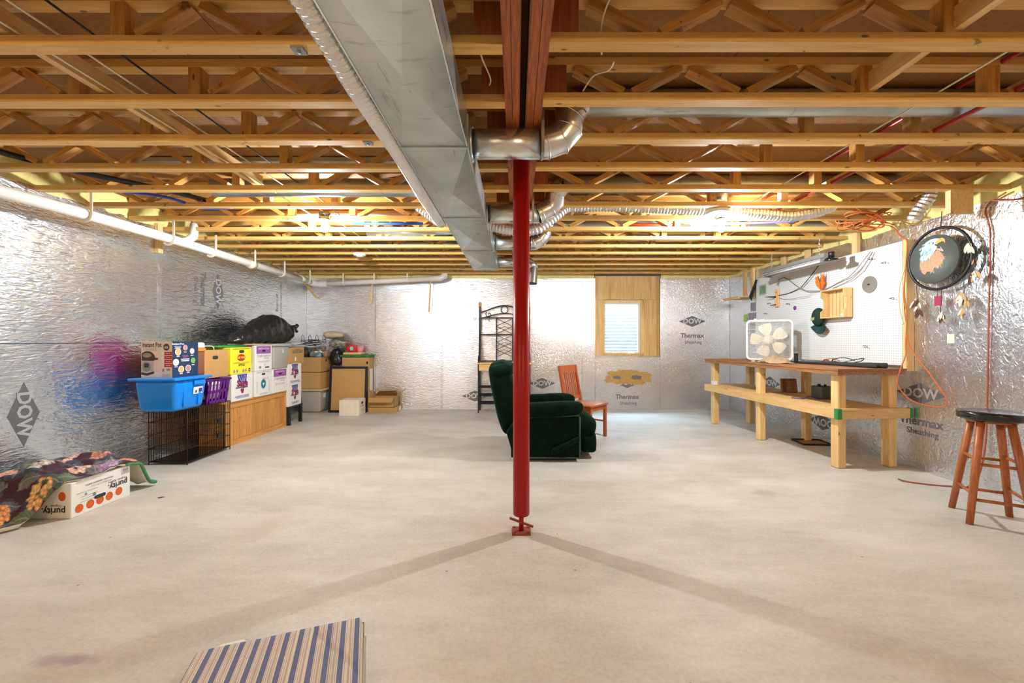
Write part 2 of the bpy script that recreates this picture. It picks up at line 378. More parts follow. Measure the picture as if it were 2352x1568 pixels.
def concrete():
    m, nt, b = newmat('concrete'); L = nt.links
    tc = N(nt, 'ShaderNodeTexCoord')
    mp = N(nt, 'ShaderNodeMapping'); L.new(tc.outputs['Object'], mp.inputs['Vector']); mp.inputs['Scale'].default_value = (0.8, 1.6, 1); mp.inputs['Rotation'].default_value = (0, 0, 0.3)
    n1 = N(nt, 'ShaderNodeTexNoise', Scale=1.3, Detail=6.0, Roughness=0.62); L.new(mp.outputs[0], n1.inputs['Vector'])
    rp = N(nt, 'ShaderNodeValToRGB'); L.new(n1.outputs['Fac'], rp.inputs[0])
    e = rp.color_ramp.elements
    e[0].position = 0.25; e[0].color = (0.455, 0.435, 0.38, 1); e[1].position = 0.66; e[1].color = (0.655, 0.635, 0.575, 1)
    n2 = N(nt, 'ShaderNodeTexNoise', Scale=55.0, Detail=3.0); L.new(tc.outputs['Object'], n2.inputs['Vector'])
    mx = N(nt, 'ShaderNodeMix', data_type='RGBA', blend_type='OVERLAY'); mx.inputs[0].default_value = 0.22
    L.new(rp.outputs[0], mx.inputs[6]); L.new(n2.outputs['Fac'], mx.inputs[7])
    col = mx.outputs[2]
    mp3 = N(nt, 'ShaderNodeMapping'); L.new(tc.outputs['Object'], mp3.inputs['Vector']); mp3.inputs['Scale'].default_value = (2.2, 8.0, 1); mp3.inputs['Rotation'].default_value = (0, 0, 0.55)
    n4 = N(nt, 'ShaderNodeTexNoise', Scale=1.6, Detail=9.0, Roughness=0.7); L.new(mp3.outputs[0], n4.inputs['Vector'])
    r4 = N(nt, 'ShaderNodeMapRange'); r4.inputs[1].default_value = 0.35; r4.inputs[2].default_value = 0.65; r4.inputs[3].default_value = 0.36; r4.inputs[4].default_value = 0.60; L.new(n4.outputs['Fac'], r4.inputs[0])
    mx4 = N(nt, 'ShaderNodeMix', data_type='RGBA', blend_type='OVERLAY'); mx4.inputs[0].default_value = 0.28
    L.new(col, mx4.inputs[6]); L.new(r4.outputs[0], mx4.inputs[7]); col = mx4.outputs[2]
    # small dark specks
    vo = N(nt, 'ShaderNodeTexVoronoi', Scale=4.2); L.new(tc.outputs['Object'], vo.inputs['Vector'])
    r = N(nt, 'ShaderNodeMapRange'); r.inputs[1].default_value = 0.018; r.inputs[2].default_value = 0.03; r.inputs[3].default_value = 0.85; r.inputs[4].default_value = 0.0
    L.new(vo.outputs['Distance'], r.inputs[0])
    m2 = N(nt, 'ShaderNodeMix', data_type='RGBA'); L.new(r.outputs[0], m2.inputs[0]); L.new(col, m2.inputs[6]); m2.inputs[7].default_value = (0.12, 0.09, 0.06, 1); col = m2.outputs[2]
    # spills: (x, y, radius x, radius y, colour, strength)
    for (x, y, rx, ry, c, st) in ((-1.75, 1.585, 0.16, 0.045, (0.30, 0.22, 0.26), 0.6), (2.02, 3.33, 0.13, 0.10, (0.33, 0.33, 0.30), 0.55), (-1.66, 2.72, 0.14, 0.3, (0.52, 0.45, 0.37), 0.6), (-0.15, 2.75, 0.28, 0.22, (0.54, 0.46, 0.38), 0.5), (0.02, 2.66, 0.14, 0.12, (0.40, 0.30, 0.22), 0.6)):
        mq = N(nt, 'ShaderNodeMapping', vector_type='POINT'); L.new(tc.outputs['Object'], mq.inputs['Vector'])
        mq.inputs['Scale'].default_value = (1 / rx, 1 / ry, 0); mq.inputs['Location'].default_value = (-x / rx, -y / ry, 0)
        ln = N(nt, 'ShaderNodeVectorMath', operation='LENGTH'); L.new(mq.outputs[0], ln.inputs[0])
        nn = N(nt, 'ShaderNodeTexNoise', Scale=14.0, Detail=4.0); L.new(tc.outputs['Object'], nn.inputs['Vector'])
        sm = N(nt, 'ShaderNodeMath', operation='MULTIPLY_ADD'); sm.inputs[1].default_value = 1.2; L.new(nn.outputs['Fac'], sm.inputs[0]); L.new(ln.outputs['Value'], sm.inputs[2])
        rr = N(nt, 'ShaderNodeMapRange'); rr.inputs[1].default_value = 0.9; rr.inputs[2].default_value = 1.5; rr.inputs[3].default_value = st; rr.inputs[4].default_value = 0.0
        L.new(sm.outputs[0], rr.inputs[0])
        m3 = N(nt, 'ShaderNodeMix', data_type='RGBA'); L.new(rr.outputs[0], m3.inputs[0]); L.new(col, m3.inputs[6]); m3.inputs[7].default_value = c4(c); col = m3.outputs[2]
    L.new(col, b.inputs['Base Color'])
    b.inputs['Roughness'].default_value = 0.55
    bp = N(nt, 'ShaderNodeBump', Strength=0.12, Distance=0.003); L.new(n2.outputs['Fac'], bp.inputs['Height']); L.new(bp.outputs[0], b.inputs['Normal'])
    return m
M['concrete'] = concrete()

def pegmat():
    m, nt, b = newmat('pegboard'); L = nt.links
    tc = N(nt, 'ShaderNodeTexCoord'); sp = N(nt, 'ShaderNodeSeparateXYZ'); L.new(tc.outputs['Object'], sp.inputs[0])
    def cell(o):
        d = N(nt, 'ShaderNodeMath', operation='DIVIDE'); d.inputs[1].default_value = 0.0254; L.new(o, d.inputs[0])
        f = N(nt, 'ShaderNodeMath', operation='FRACT'); L.new(d.outputs[0], f.inputs[0])
        s = N(nt, 'ShaderNodeMath', operation='SUBTRACT'); s.inputs[1].default_value = 0.5; L.new(f.outputs[0], s.inputs[0])
        q = N(nt, 'ShaderNodeMath', operation='MULTIPLY'); L.new(s.outputs[0], q.inputs[0]); L.new(s.outputs[0], q.inputs[1])
        return q.outputs[0]
    a = N(nt, 'ShaderNodeMath', operation='ADD'); L.new(cell(sp.outputs['Y']), a.inputs[0]); L.new(cell(sp.outputs['Z']), a.inputs[1])
    lt = N(nt, 'ShaderNodeMath', operation='LESS_THAN'); lt.inputs[1].default_value = 0.0165; L.new(a.outputs[0], lt.inputs[0])
    mx = N(nt, 'ShaderNodeMix', data_type='RGBA'); L.new(lt.outputs[0], mx.inputs[0]); mx.inputs[6].default_value = (0.80, 0.82, 0.82, 1); mx.inputs[7].default_value = (0.08, 0.08, 0.09, 1)
    L.new(mx.outputs[2], b.inputs['Base Color']); b.inputs['Roughness'].default_value = 0.4
    return m
M['peg'] = pegmat()
def glassmat(name, tint=(1, 1, 1), gl=0.12, rough=0.02):
    m, nt, b = newmat(name); L = nt.links
    nt.nodes.remove(b)
    tr = N(nt, 'ShaderNodeBsdfTransparent'); tr.inputs[0].default_value = c4(tint)
    g = N(nt, 'ShaderNodeBsdfGlossy'); g.inputs['Roughness'].default_value = rough
    mx = N(nt, 'ShaderNodeMixShader'); mx.inputs[0].default_value = gl
    L.new(tr.outputs[0], mx.inputs[1]); L.new(g.outputs[0], mx.inputs[2])
    L.new(mx.outputs[0], nt.nodes['Material Output'].inputs[0])
    return m
M['glass'] = glassmat('glass')
M['plasticbag'] = glassmat('plasticbag', (0.78, 0.80, 0.74), 0.3, 0.15)
def vcol(name, rough=0.8, attr='Col', sheen=0.0):
    m, nt, b = newmat(name); a = N(nt, 'ShaderNodeAttribute', attribute_name=attr)
    nz = N(nt, 'ShaderNodeTexNoise', Scale=220.0); hs = N(nt, 'ShaderNodeMix', data_type='RGBA', blend_type='OVERLAY'); hs.inputs[0].default_value = 0.15
    nt.links.new(a.outputs['Color'], hs.inputs[6]); nt.links.new(nz.outputs['Color'], hs.inputs[7]); nt.links.new(hs.outputs[2], b.inputs['Base Color'])
    b.inputs['Roughness'].default_value = rough
    return m
M['printed_cloth'] = vcol('printed_cloth')
M['painted'] = vcol('painted', 0.6)

# ------------------------------------------------------------------ lettering and flat print
_tc = {}
def text_mesh(body, size, m, bold=0.0):
    key = (body, size, m.name, bold)
    if key in _tc: return _tc[key]
    cu = bpy.data.curves.new('lettering', 'FONT')
    cu.body = body; cu.size = size; cu.align_x = 'CENTER'; cu.align_y = 'CENTER'; cu.resolution_u = 2; cu.offset = bold
    o = bpy.data.objects.new('lettering', cu)
    me = bpy.data.meshes.new_from_object(o)
    bpy.data.objects.remove(o); bpy.data.curves.remove(cu)
    me.name = 'lettering'; me.materials.clear(); me.materials.append(m)
    _tc[key] = me
    return me
def frame(O, U, V):
    U = Vector(U).normalized(); V = Vector(V).normalized(); W = U.cross(V)
    R = Matrix((U, V, W)).transposed().to_4x4(); R.translation = Vector(O)
    return R
class Face:
    """a flat face to print on: origin at its lower left, u to the reader's right, v up"""
    def __init__(s, parent, O, U, V):
        s.p = parent; s.U = Vector(U).normalized(); s.V = Vector(V).normalized(); s.W = s.U.cross(s.V)
        s.su = 1.0
        s.O = Vector(O) - (parent.location if parent is not None and parent.type == 'EMPTY' else Vector((0, 0, 0)))
    def text(s, body, u, v, size, m, lift=0.0016, rot=0.0, bold=0.0, sx=1.0):
        o = obj('lettering', text_mesh(body, size, m, bold), s.p)
        R = frame(s.O + s.U * u * s.su + s.V * v + s.W * lift, s.U, s.V) @ Matrix.Rotation(rot, 4, 'Z') @ Matrix.Diagonal((sx * s.su, 1, 1, 1))
        o.matrix_local = R
        return o
    def poly(s, pts, m, name='printed_patch', lift=0.0008):
        mb = MB(); mb.add([s.O + s.U * u * s.su + s.V * v + s.W * lift for u, v in pts], [tuple(range(len(pts)))])
        return mb.build(name, m, s.p)
    def polys(s, lst, m, name='printed_patch', lift=0.0008):
        mb = MB()
        for pts in lst: mb.add([s.O + s.U * u * s.su + s.V * v + s.W * lift for u, v in pts], [tuple(range(len(pts)))])
        return mb.build(name, m, s.p)
def rect(u, v, w, h): return [(u - w / 2, v - h / 2), (u + w / 2, v - h / 2), (u + w / 2, v + h / 2), (u - w / 2, v + h / 2)]
def ell(u, v, a, b, n=20, t0=0, t1=2 * PI): return [(u + a * math.cos(t0 + (t1 - t0) * k / n), v + b * math.sin(t0 + (t1 - t0) * k / n)) for k in range(n if t1 - t0 > 6.2 else n + 1)]
def slot(u, v, w, h, n=6):
    r = h / 2; c = w / 2 - r
    return [(u + c + r * math.cos(-PI / 2 + PI * k / n), v + r * math.sin(-PI / 2 + PI * k / n)) for k in range(n + 1)] + [(u - c + r * math.cos(PI / 2 + PI * k / n), v + r * math.sin(PI / 2 + PI * k / n)) for k in range(n + 1)]
def lines(u, v, w, n, gap, h=0.004, rag=0.25):
    return [rect(u + random.uniform(-.04, .04) * w, v - i * gap, w * random.uniform(1 - rag, 1), h) for i in range(n)]
# ------------------------------------------------------------------ room shell
XL, XR, YF, YN = -3.80, 3.88, 7.43, -3.6
ZC = 2.425      # underside of the trusses' bottom chords
ZO = 2.64       # underside of the subfloor
T = 0.05        # foam board
# floor
fl = struct(MB().box(XL - 0.3, XR + 0.3, YN - 0.3, YF + 0.25, -0.15, 0).build('floor', M['concrete']))
# ceiling: subfloor panels with joints
ce = struct(MB().box(XL - 0.3, XR + 0.3, YN - 0.3, YF + 0.25, ZO + 0.02, ZO + 0.15).build('ceiling', M['osb']))
row = 0; y = YN
pc = {}
while y < YF:
    x = XL - (1.22 if row % 2 else 0)
    while x < XR:
        x0, x1, y0, y1 = max(x, XL), min(x + 2.436, XR), y, min(y + 1.216, YF)
        k = (round(x1 - x0, 2), round(y1 - y0, 2))
        if k not in pc: pc[k] = MB().box(0, x1 - x0, 0, y1 - y0, 0, 0.018).mesh('panel', M['osb'])
        obj('panel', pc[k], ce, (x0, y0, ZO))
        x += 2.44
    y += 1.22; row += 1

def boards(parent, rects, m, make):
    for r in rects: make(r).build('foam_board', m, parent)

# left wall
wl = struct(MB().box(XL - 0.25, XL - T, YN - 0.05, YF + 0.2, 0, ZO + 0.02).build('wall_left', M['concrete_dark']))
g = 0.002
def lwall(r): return MB().box(XL - T, XL, r[0] + g, r[1] - g, r[2] + g, r[3] - g)
js = [YN, -0.50, 1.93, 4.36, 6.80, YF]; jl = [YN, -1.98, 0.46, 2.9, 5.35, YF]
boards(wl, [(a, b, 1.22, 2.46) for a, b in zip(js, js[1:])] + [(a, b, 0, 1.22) for a, b in zip(jl, jl[1:])], M['foil_left'], lwall)
# right wall
wr = struct(MB().box(XR + T, XR + 0.25, YN - 0.05, YF + 0.2, 0, ZO + 0.02).build('wall_right', M['concrete_dark']))
def rwall(r): return MB().box(XR, XR + T, r[0] + g, r[1] - g, r[2] + g, r[3] - g)
js = [YN, -2.42, -1.2, 0.02, 1.24, 2.46, 3.25, 4.47, 5.69, 6.91, YF]
boards(wr, [(a, b, 0, 2.39) for a, b in zip(js, js[1:])], M['foil_right'], rwall)
# near wall behind the camera
wn = struct(MB().box(XL - 0.25, XR + 0.25, YN - 0.25, YN - T, 0, ZO + 0.02).build('wall_near', M['concrete_dark']))
xs = [XL, -2.5, -1.28, -0.06, 1.16, 2.38, XR]
boards(wn, [(a, b) for a, b in zip(xs, xs[1:])], M['foil_far'], lambda r: MB().box(r[0] + g, r[1] - g, YN - T, YN, g, 2.40))
# far wall with its window hole
WX0, WX1, WZ0, WZ1 = 1.585, 2.33, 0.985, 1.99
wf = struct(MB().box(XL - 0.25, WX0, YF + T, YF + 0.22, 0, ZO + 0.02).box(WX1, XR + 0.25, YF + T, YF + 0.22, 0, ZO).box(WX0, WX1, YF + T, YF + 0.22, 0, WZ0).box(WX0, WX1, YF + T, YF + 0.22, WZ1, ZO).build('wall_far', M['concrete_dark']))
PX0, PX1, PZ0 = 1.44, 2.615, 0.975
def fwall(r): return MB().box(r[0] + g, r[1] - g, YF, YF + T, r[2] + g, r[3] - g)
boards(wf, [(XL, -2.55, 0, 2.385), (-2.55, -1.345, 0, 2.385), (-1.345, -0.02, 0, 2.385)], M['foil_far'], fwall)
boards(wf, [(-0.02, 1.20, 0, 2.385), (1.20, PX0, 0, 2.385), (PX0, PX1, 0, PZ0), (PX1, XR, 0, 2.385)], M['foil_far_right'], fwall)
# foil tape over the joints (flat strips)
def ftape(pts):
    MB().bar(pts[0], pts[1], 0.055, 0.0012, pts[2]).build('foil_tape', M['foil_right'], pts[3])
for yj in (4.36, 6.80): ftape(((XL + 0.001, yj, 1.23), (XL + 0.001, yj, 2.40), (1, 0, 0), wl))
ftape(((XL + 0.001, 5.35, 0.01), (XL + 0.001, 5.35, 1.21), (1, 0, 0), wl))
for xj in (-1.345, -0.02): ftape(((xj, YF - 0.001, 0.02), (xj, YF - 0.001, 2.36), (0, -1, 0), wf))
for yj in (3.25, 4.47): ftape(((XR - 0.001, yj, 0.02), (XR - 0.001, yj, 2.36), (-1, 0, 0), wr))

# printing on the foam boards
def dow(parent, O, U, V, L=0.48, txt=True, th=None, rot180=False, dx=0.0):
    f = Face(parent, O, U, V)
    f.poly([(-L / 2, 0), (0, -L * .21), (L / 2, 0), (0, L * .21)], M['foilprint'], 'printed_diamond', 0.0012)
    f.text('DOW', 0, 0, L * .27, M['foilclear'], 0.0024, PI if rot180 else 0, bold=0.004)
    if th:
        f.text('Thermax', dx, th[0], 0.115, M['foilprint'], 0.0014, bold=0.003)
        f.text('Sheathing', dx + 0.02, th[1], 0.08, M['foilprint'], 0.0014, bold=0.001)
DN = (0, 0, -1)
dow(wl, (XL, 3.16, 0.672), DN, (0, 1, 0), 0.50)
dow(wl, (XL, 5.22, 1.87), DN, (0, 1, 0), 0.46, th=(-0.25, -0.36))
fz = Face(wl, (XL, 6.62, 1.75), DN, (0, 1, 0)); fz.text('FIRE RATED INSULATION BOARD', 0, 0, 0.06, M['foilprint']); fz.text('printing', -0.1, -0.1, 0.09, M['foilprint'])
FX, FZ = (1, 0, 0), (0, 0, 1)
dow(wf, (-0.745, YF, 0.245), FX, FZ)
dow(wf, (0.475, YF, 0.475), FX, FZ, th=(-0.235, -0.34), dx=0.02)
dow(wf, (3.20, YF, 1.60), FX, FZ, th=(-0.26, -0.38))
dow(wf, (2.02, YF, 0.49), FX, FZ, th=(-0.26, -0.375))
Face(wf, (-0.62, YF, 1.64), FX, FZ).text('Sheathing', 0, 0, 0.08, M['foilprint'])
# place where the foil has peeled and shows the tan foam
pts = []
for k in range(120):
    t = 2 * PI * k / 120; r = 1 + 0.30 * mnoise.noise((math.cos(t) * 2.2, math.sin(t) * 2.2, 3.3)) + 0.16 * mnoise.noise((math.cos(t) * 8, math.sin(t) * 8, 1.3)) + random.uniform(-.05, .05)
    pts.append((0.44 * r * math.cos(t), 0.135 * r * (abs(math.sin(t)) ** 0.8) * math.copysign(1, math.sin(t))))
M['tanfoam'] = mat('tanfoam', (0.50, 0.30, 0.09), 0.9, var=0.3, scale=25, bump=0.5, bscale=60)
Face(wf, (2.02, YF, 0.585), FX, FZ).poly(pts, M['tanfoam'], 'peeled_patch', 0.0028)
Face(wf, (1.93, YF, 0.585), FX, FZ).polys([[(u * random.uniform(.8, 1.15) + cx_, v * random.uniform(.75, 1.2)) for u, v in ell(0, 0, a_, b_, 30)] for cx_, a_, b_ in ((-0.1, 0.08, 0.03), (0.26, 0.10, 0.04))], M['foilprint'], 'peeled_hole', 0.0036)
RU = (0, -1, 0)
dow(wr, (XR, 6.25, 0.60), RU, FZ)
dow(wr, (XR, 5.18, 0.215), RU, FZ, rot180=True)
dow(wr, (XR, 3.93, 0.735), RU, FZ, th=(-0.27, -0.37))

# spray foam along the tops of the walls
def foam_strip(parent, O, U, Lu, z0, z1, W, amp):
    O = Vector(O); U = Vector(U); W = Vector(W)
    def fn(a, b):
        p = O + U * (a * Lu)
        n = mnoise.noise((a * Lu * 3.1 + O.x, b * 1.7, O.y)) + 0.6 * mnoise.noise((a * Lu * 9.7, b * 5.0, O.x + 4))
        bulge = math.sin(PI * min(1, max(0, b))) ** 0.6 * (0.022 + amp * max(-0.5, n))
        edge = 0.035 * mnoise.noise((a * Lu * 4.0, 9.1, O.x)) if b < 0.01 else 0
        return p + W * bulge + Vector((0, 0, z0 + (z1 - z0) * b + edge))
    o = MB().grid(fn, int(Lu * 28), 8).build('spray_foam', M['foam'], parent)
    return o
foam_strip(wl, (XL - 0.012, YN, 0), (0, 1, 0), YF - YN, 2.42, 2.66, (1, 0, 0), 0.035)
foam_strip(wr, (XR + 0.012, YN, 0), (0, 1, 0), YF - YN, 2.355, 2.66, (-1, 0, 0), 0.035)
foam_strip(wf, (XL, YF + 0.012, 0), (1, 0, 0), 1.42 - XL, 2.36, 2.66, (0, -1, 0), 0.02)
foam_strip(wf, (2.63, YF + 0.012, 0), (1, 0, 0), XR - 2.63, 2.36, 2.66, (0, -1, 0), 0.02)

# window in the far wall
win = struct(MB().box(WX0, WX1, YF + T + 0.005, YF + T + 0.11, WZ0, WZ0 + 0.045).box(WX0, WX1, YF + T + 0.005, YF + T + 0.11, WZ1 - 0.045, WZ1).box(WX0, WX0 + 0.03, YF + T + 0.005, YF + T + 0.11, WZ0 + 0.045, WZ1 - 0.045).box(WX1 - 0.045, WX1, YF + T + 0.005, YF + T + 0.11, WZ0 + 0.045, WZ1 - 0.045).build('window_1', M['stud']))
win['label'] = 'small casement window in a plywood surround'
for (a, b, c, d) in ((PX0, 2.555, 1.995, 2.424), (PX0, 1.60, PZ0, 1.992), (2.315, 2.555, PZ0, 1.992), (1.602, 2.313, PZ0, 1.02)):
    MB().box(a, b, YF + 0.006, YF + 0.03, c, d).build('plywood_panel', M['ply'], win)
M['putty'] = mat('putty', (0.74, 0.68, 0.58), 0.5, var=0.04)
sx0, sx1, sz0, sz1 = 1.60, 2.28, 1.005, 1.955
s = MB()
for (a, b, c, d) in ((sx0, sx1, sz0, sz0 + 0.045), (sx0, sx1, sz1 - 0.04, sz1), (sx0, sx0 + 0.04, sz0 + 0.045, sz1 - 0.04), (sx1 - 0.04, sx1, sz0 + 0.045, sz1 - 0.04)):
    s.box(a, b, YF + 0.075, YF + 0.12, c, d)
s.build('sash', M['putty'], win)
MB().box(sx0 + 0.03, sx1 - 0.03, YF + 0.095, YF + 0.099, sz0 + 0.03, sz1 - 0.03).build('pane', M['glass'], win)
MB().rbox(2.04, 2.17, YF + 0.045, YF + 0.075, 1.005, 1.03, 0.006).tube([(2.08, YF + 0.05, 1.03), (2.12, YF + 0.035, 1.045), (2.16, YF + 0.03, 1.04)], 0.008).build('crank_handle', M['white'], win)
MB().box(PX1 - 0.055, PX1 - 0.002, YF + 0.03, YF + 0.05, PZ0, 2.39).build('recess_board', M['kraft'], win)
MB().box(PX0 - 0.01, PX1 + 0.005, YF - 0.012, YF + 0.03, PZ0 - 0.022, PZ0).build('sill_strip', M['tape'], win)
# corrugated window well outside
well = tag(MB().grid(lambda u, v: Vector((1.95 + (0.86 + 0.012 * math.sin(v * 1.6 / 0.066 * 2 * PI)) * math.cos(PI * u), YF + 0.23 + (0.72 + 0.012 * math.sin(v * 1.6 / 0.066 * 2 * PI)) * math.sin(PI * u), 0.75 + 1.6 * v)), 40, 200).build('window_well', mat('zinc', (0.33, 0.36, 0.37), 0.5, metal=0.2)), 'corrugated metal well outside the far window', 'window well')
gr = tag(MB().box(1.1, 2.8, YF + 0.23, YF + 0.98, 0.6, 0.745).build('gravel_bed', M['concrete_dark']), 'grey gravel bed at the bottom of the window well', 'gravel'); gr['kind'] = 'stuff'

# ------------------------------------------------------------------ floor trusses
BX0, BX1 = -0.055, 0.135
bcache = {}
def board(p0, p1, w, h, m, name, parent, side=(0, 1, 0)):
    """one stick of timber: local X along its length; w lies along side"""
    p0 = Vector(p0); p1 = Vector(p1); L = (p1 - p0).length
    k = (round(L, 3), w, h, m.name)
    if k not in bcache: bcache[k] = MB().box(-L / 2, L / 2, -w / 2, w / 2, -h / 2, h / 2).mesh(name, m)
    X = (p1 - p0).normalized(); Y = (Vector(side) - X * X.dot(Vector(side))).normalized(); Z = X.cross(Y)
    o = obj(name, bcache[k], parent)
    R = Matrix((X, Y, Z)).transposed().to_4x4(); R.translation = (p0 + p1) / 2
    o.matrix_local = R
    return o
def make_truss(side):
    sg = 1 if side == 'right' else -1
    xa, xb = (BX1, XR - 0.015) if sg > 0 else (BX0, XL + 0.02)
    r = thing('floor_truss', 'x', 'floor truss', (xa, 0, ZC))
    W = 0.06
    L = abs(xb - xa)
    board((0, 0, 0.019), (sg * L, 0, 0.019), W, 0.038, M['pine'], 'bottom_chord', r)
    board((0, 0, 0.194), (sg * L, 0, 0.194), W, 0.038, M['pine'], 'top_chord', r)
    e = MB().box(0, sg * 0.115, -0.028, 0.028, 0.038, 0.175) if sg > 0 else MB().box(-0.115, 0, -0.028, 0.028, 0.038, 0.175)
    e.build('end_block', M['lvl_block'], r)
    if sg > 0:
        runs = [([0.27, 0.555, 0.84, 1.125, 1.41, 1.69], 1), ([2.41, 2.68, 2.95, 3.22, 3.49, 3.76], 0)]
        posts = [1.73, 2.36]
    else:
        runs = [([-0.23, -0.5, -0.76, -1.02, -1.29, -1.55], 1), ([-2.25, -2.49, -2.75, -3.02, -3.28, -3.55], 0)]
        posts = [-1.60, -2.20]
    for nodes, up in runs:
        for a, b in zip(nodes, nodes[1:]):
            ax, bx = a - xa, b - xa
            d = 0.022 * (1 if bx > ax else -1)
            za, zb = (0.168, 0.045) if up else (0.045, 0.168)
            board((ax + d, 0, za), (bx - d, 0, zb), W - 0.004, 0.036, M['pine_web'], 'web', r)
            up = 1 - up
    for p in posts:
        board((p - xa, 0, 0.039), (p - xa, 0, 0.174), W - 0.004, 0.06, M['pine_web'], 'post', r)
    return r
ORD = ['nearest the camera', 'second', 'third', 'fourth', 'fifth', 'sixth', 'seventh', 'eighth', 'ninth', 'tenth', 'eleventh', 'twelfth', 'thirteenth', 'fourteenth', 'fifteenth']
for side in ('left', 'right'):
    proto = make_truss(side)
    for k in range(-8, 15):
        o = proto if k == -8 else copy_tree(proto)
        o.location.y = 1.70 + 0.393 * k - 0.03 + (0 if side == 'left' else -0.015)
        o['group'] = 'open web floor trusses overhead'
        if k < 0: o['label'] = 'wooden open web floor truss %s of the beam, %s counting back from the camera' % (side, ORD[-1 - k] if k < -1 else 'first')
        elif k == 0: o['label'] = 'wooden open web floor truss %s of the beam, nearest in view' % side
        elif k == 14: o['label'] = 'wooden open web floor truss %s of the beam, last before the far wall' % side
        else: o['label'] = 'wooden open web floor truss %s of the beam, %s from the camera' % (side, ORD[k])
# strongbacks running through the chases
for nm, x, z0, z1, lab in (('strongback', -2.06, 2.475, 2.565, 'long board run through the chase of the left trusses'), ('strongback', 1.71 + 0.05, 2.475, 2.565, 'long board run through the chase of the right trusses')):
    tag(MB().box(x - 0.019, x + 0.019, YN, 3.3 if x < 0 else 2.16, z0, z1).build(nm, M['study']), lab, 'board')
# main beam: two double LVLs with a dark gap
bm_ = thing('beam', 'long reddish laminated double beam over the red post', 'beam', (0.04, 2.0, ZC))
for a, b in ((-0.055, -0.020), (-0.018, 0.014), (0.056, 0.094), (0.096, 0.135)):
    MB((0.04, 2.0, ZC)).box(a, b, YN + 0.01, YF - 0.02, ZC, ZO - 0.002).build('ply_layer', M['lvl'], bm_)
for a, b in ((0.0142, 0.019), (0.051, 0.0558)):
    MB((0.04, 2.0, ZC)).box(a, b, YN + 0.01, YF - 0.02, ZC + 0.004, ZO - 0.002).build('osb_spacer', M['osb'], bm_)

# ------------------------------------------------------------------ post
t = thing('post', 'glossy red steel jack post on a small floor plate', 'post', (0.035, 2.66, 0))
MB().lathe([(0.0, 0.112), (0.05, 0.112), (0.0537, 0.118), (0.0537, ZC - 0.012), (0.0, ZC - 0.012)], n=40).build('tube', M['red'], t)
MB().box(-0.09, 0.09, -0.06, 0.06, ZC - 0.012, ZC).build('top_plate', M['redrust'], t)
MB().lathe([(0.0, 0.008), (0.0155, 0.008), (0.0155, 0.115), (0, 0.115)], n=16).build('jack_screw', M['red'], t)
MB().bar((-0.075, 0.03, 0.075), (0.075, -0.03, 0.045), 0.012, 0.012).build('handle_rod', M['redrust'], t)
MB().box(-0.06, 0.06, -0.055, 0.055, 0, 0.009).build('base_plate', M['redrust'], t)
mb = MB()
for x, y in ((-0.045, -0.04), (0.045, -0.04), (-0.045, 0.04), (0.045, 0.04)): mb.lathe([(0.0, 0.009), (0.008, 0.009), (0.008, 0.015), (0, 0.015)], (x, y, 0), 6)
mb.build('bolt_heads', M['redrust'], t)['kind'] = 'stuff'

# ------------------------------------------------------------------ supply duct, its branches and straps
DX0, DX1, DZ0 = -0.598, -0.254, 2.25
dt = thing('duct', 'long flat galvanized supply duct under the left trusses', 'duct', (-0.426, 3.0, DZ0))
off = (-0.426, 3.0, DZ0)
for i in range(-3, 4):
    y0, y1 = 2.139 + (i - 1) * 1.222, 2.139 + i * 1.222
    if i == 3: y1 = 5.853
    if i == -3: y0 = YN + 0.3
    mb = MB(off); c = ((DX0 + DX1) / 2, (y0 + y1) / 2, DZ0 - 0.028)
    a = [(DX0, y0, DZ0), (DX1, y0, DZ0), (DX1, y1, DZ0), (DX0, y1, DZ0)]
    mb.add(a + [c], [(1, 0, 4), (2, 1, 4), (3, 2, 4), (0, 3, 4)])
    for xx, sx in ((DX1, 1), (DX0, -1)):
        q = [(xx, y0, DZ0), (xx, y1, DZ0), (xx, y1, ZC - 0.003), (xx, y0, ZC - 0.003), (xx + sx * 0.004, (y0 + y1) / 2, (DZ0 + ZC) / 2)]
        mb.add(q, [(0, 1, 4), (1, 2, 4), (2, 3, 4), (3, 0, 4)] if sx > 0 else [(1, 0, 4), (2, 1, 4), (3, 2, 4), (0, 3, 4)])
    mb.box(DX0, DX1, y0, y1, ZC - 0.005, ZC - 0.003)
    if i == 3: mb.box(DX0, DX1, y1 - 0.002, y1, DZ0, ZC - 0.003)
    mb.build('duct_section', M['galv'], dt)
    if i < 3:
        MB(off).box(DX0 - 0.006, DX1 + 0.006, y1 - 0.012, y1 + 0.012, DZ0 - 0.007, DZ0 + 0.001).box(DX1, DX1 + 0.006, y1 - 0.012, y1 + 0.012, DZ0, ZC - 0.004).build('drive_cleat', M['galv'], dt)
mb = MB(off)
for xx in (DX0, DX1): mb.box(xx - 0.003, xx + 0.003, YN + 0.3, 5.853, DZ0 - 0.004, DZ0 + 0.006)
mb.build('seam', M['pipe'], dt)

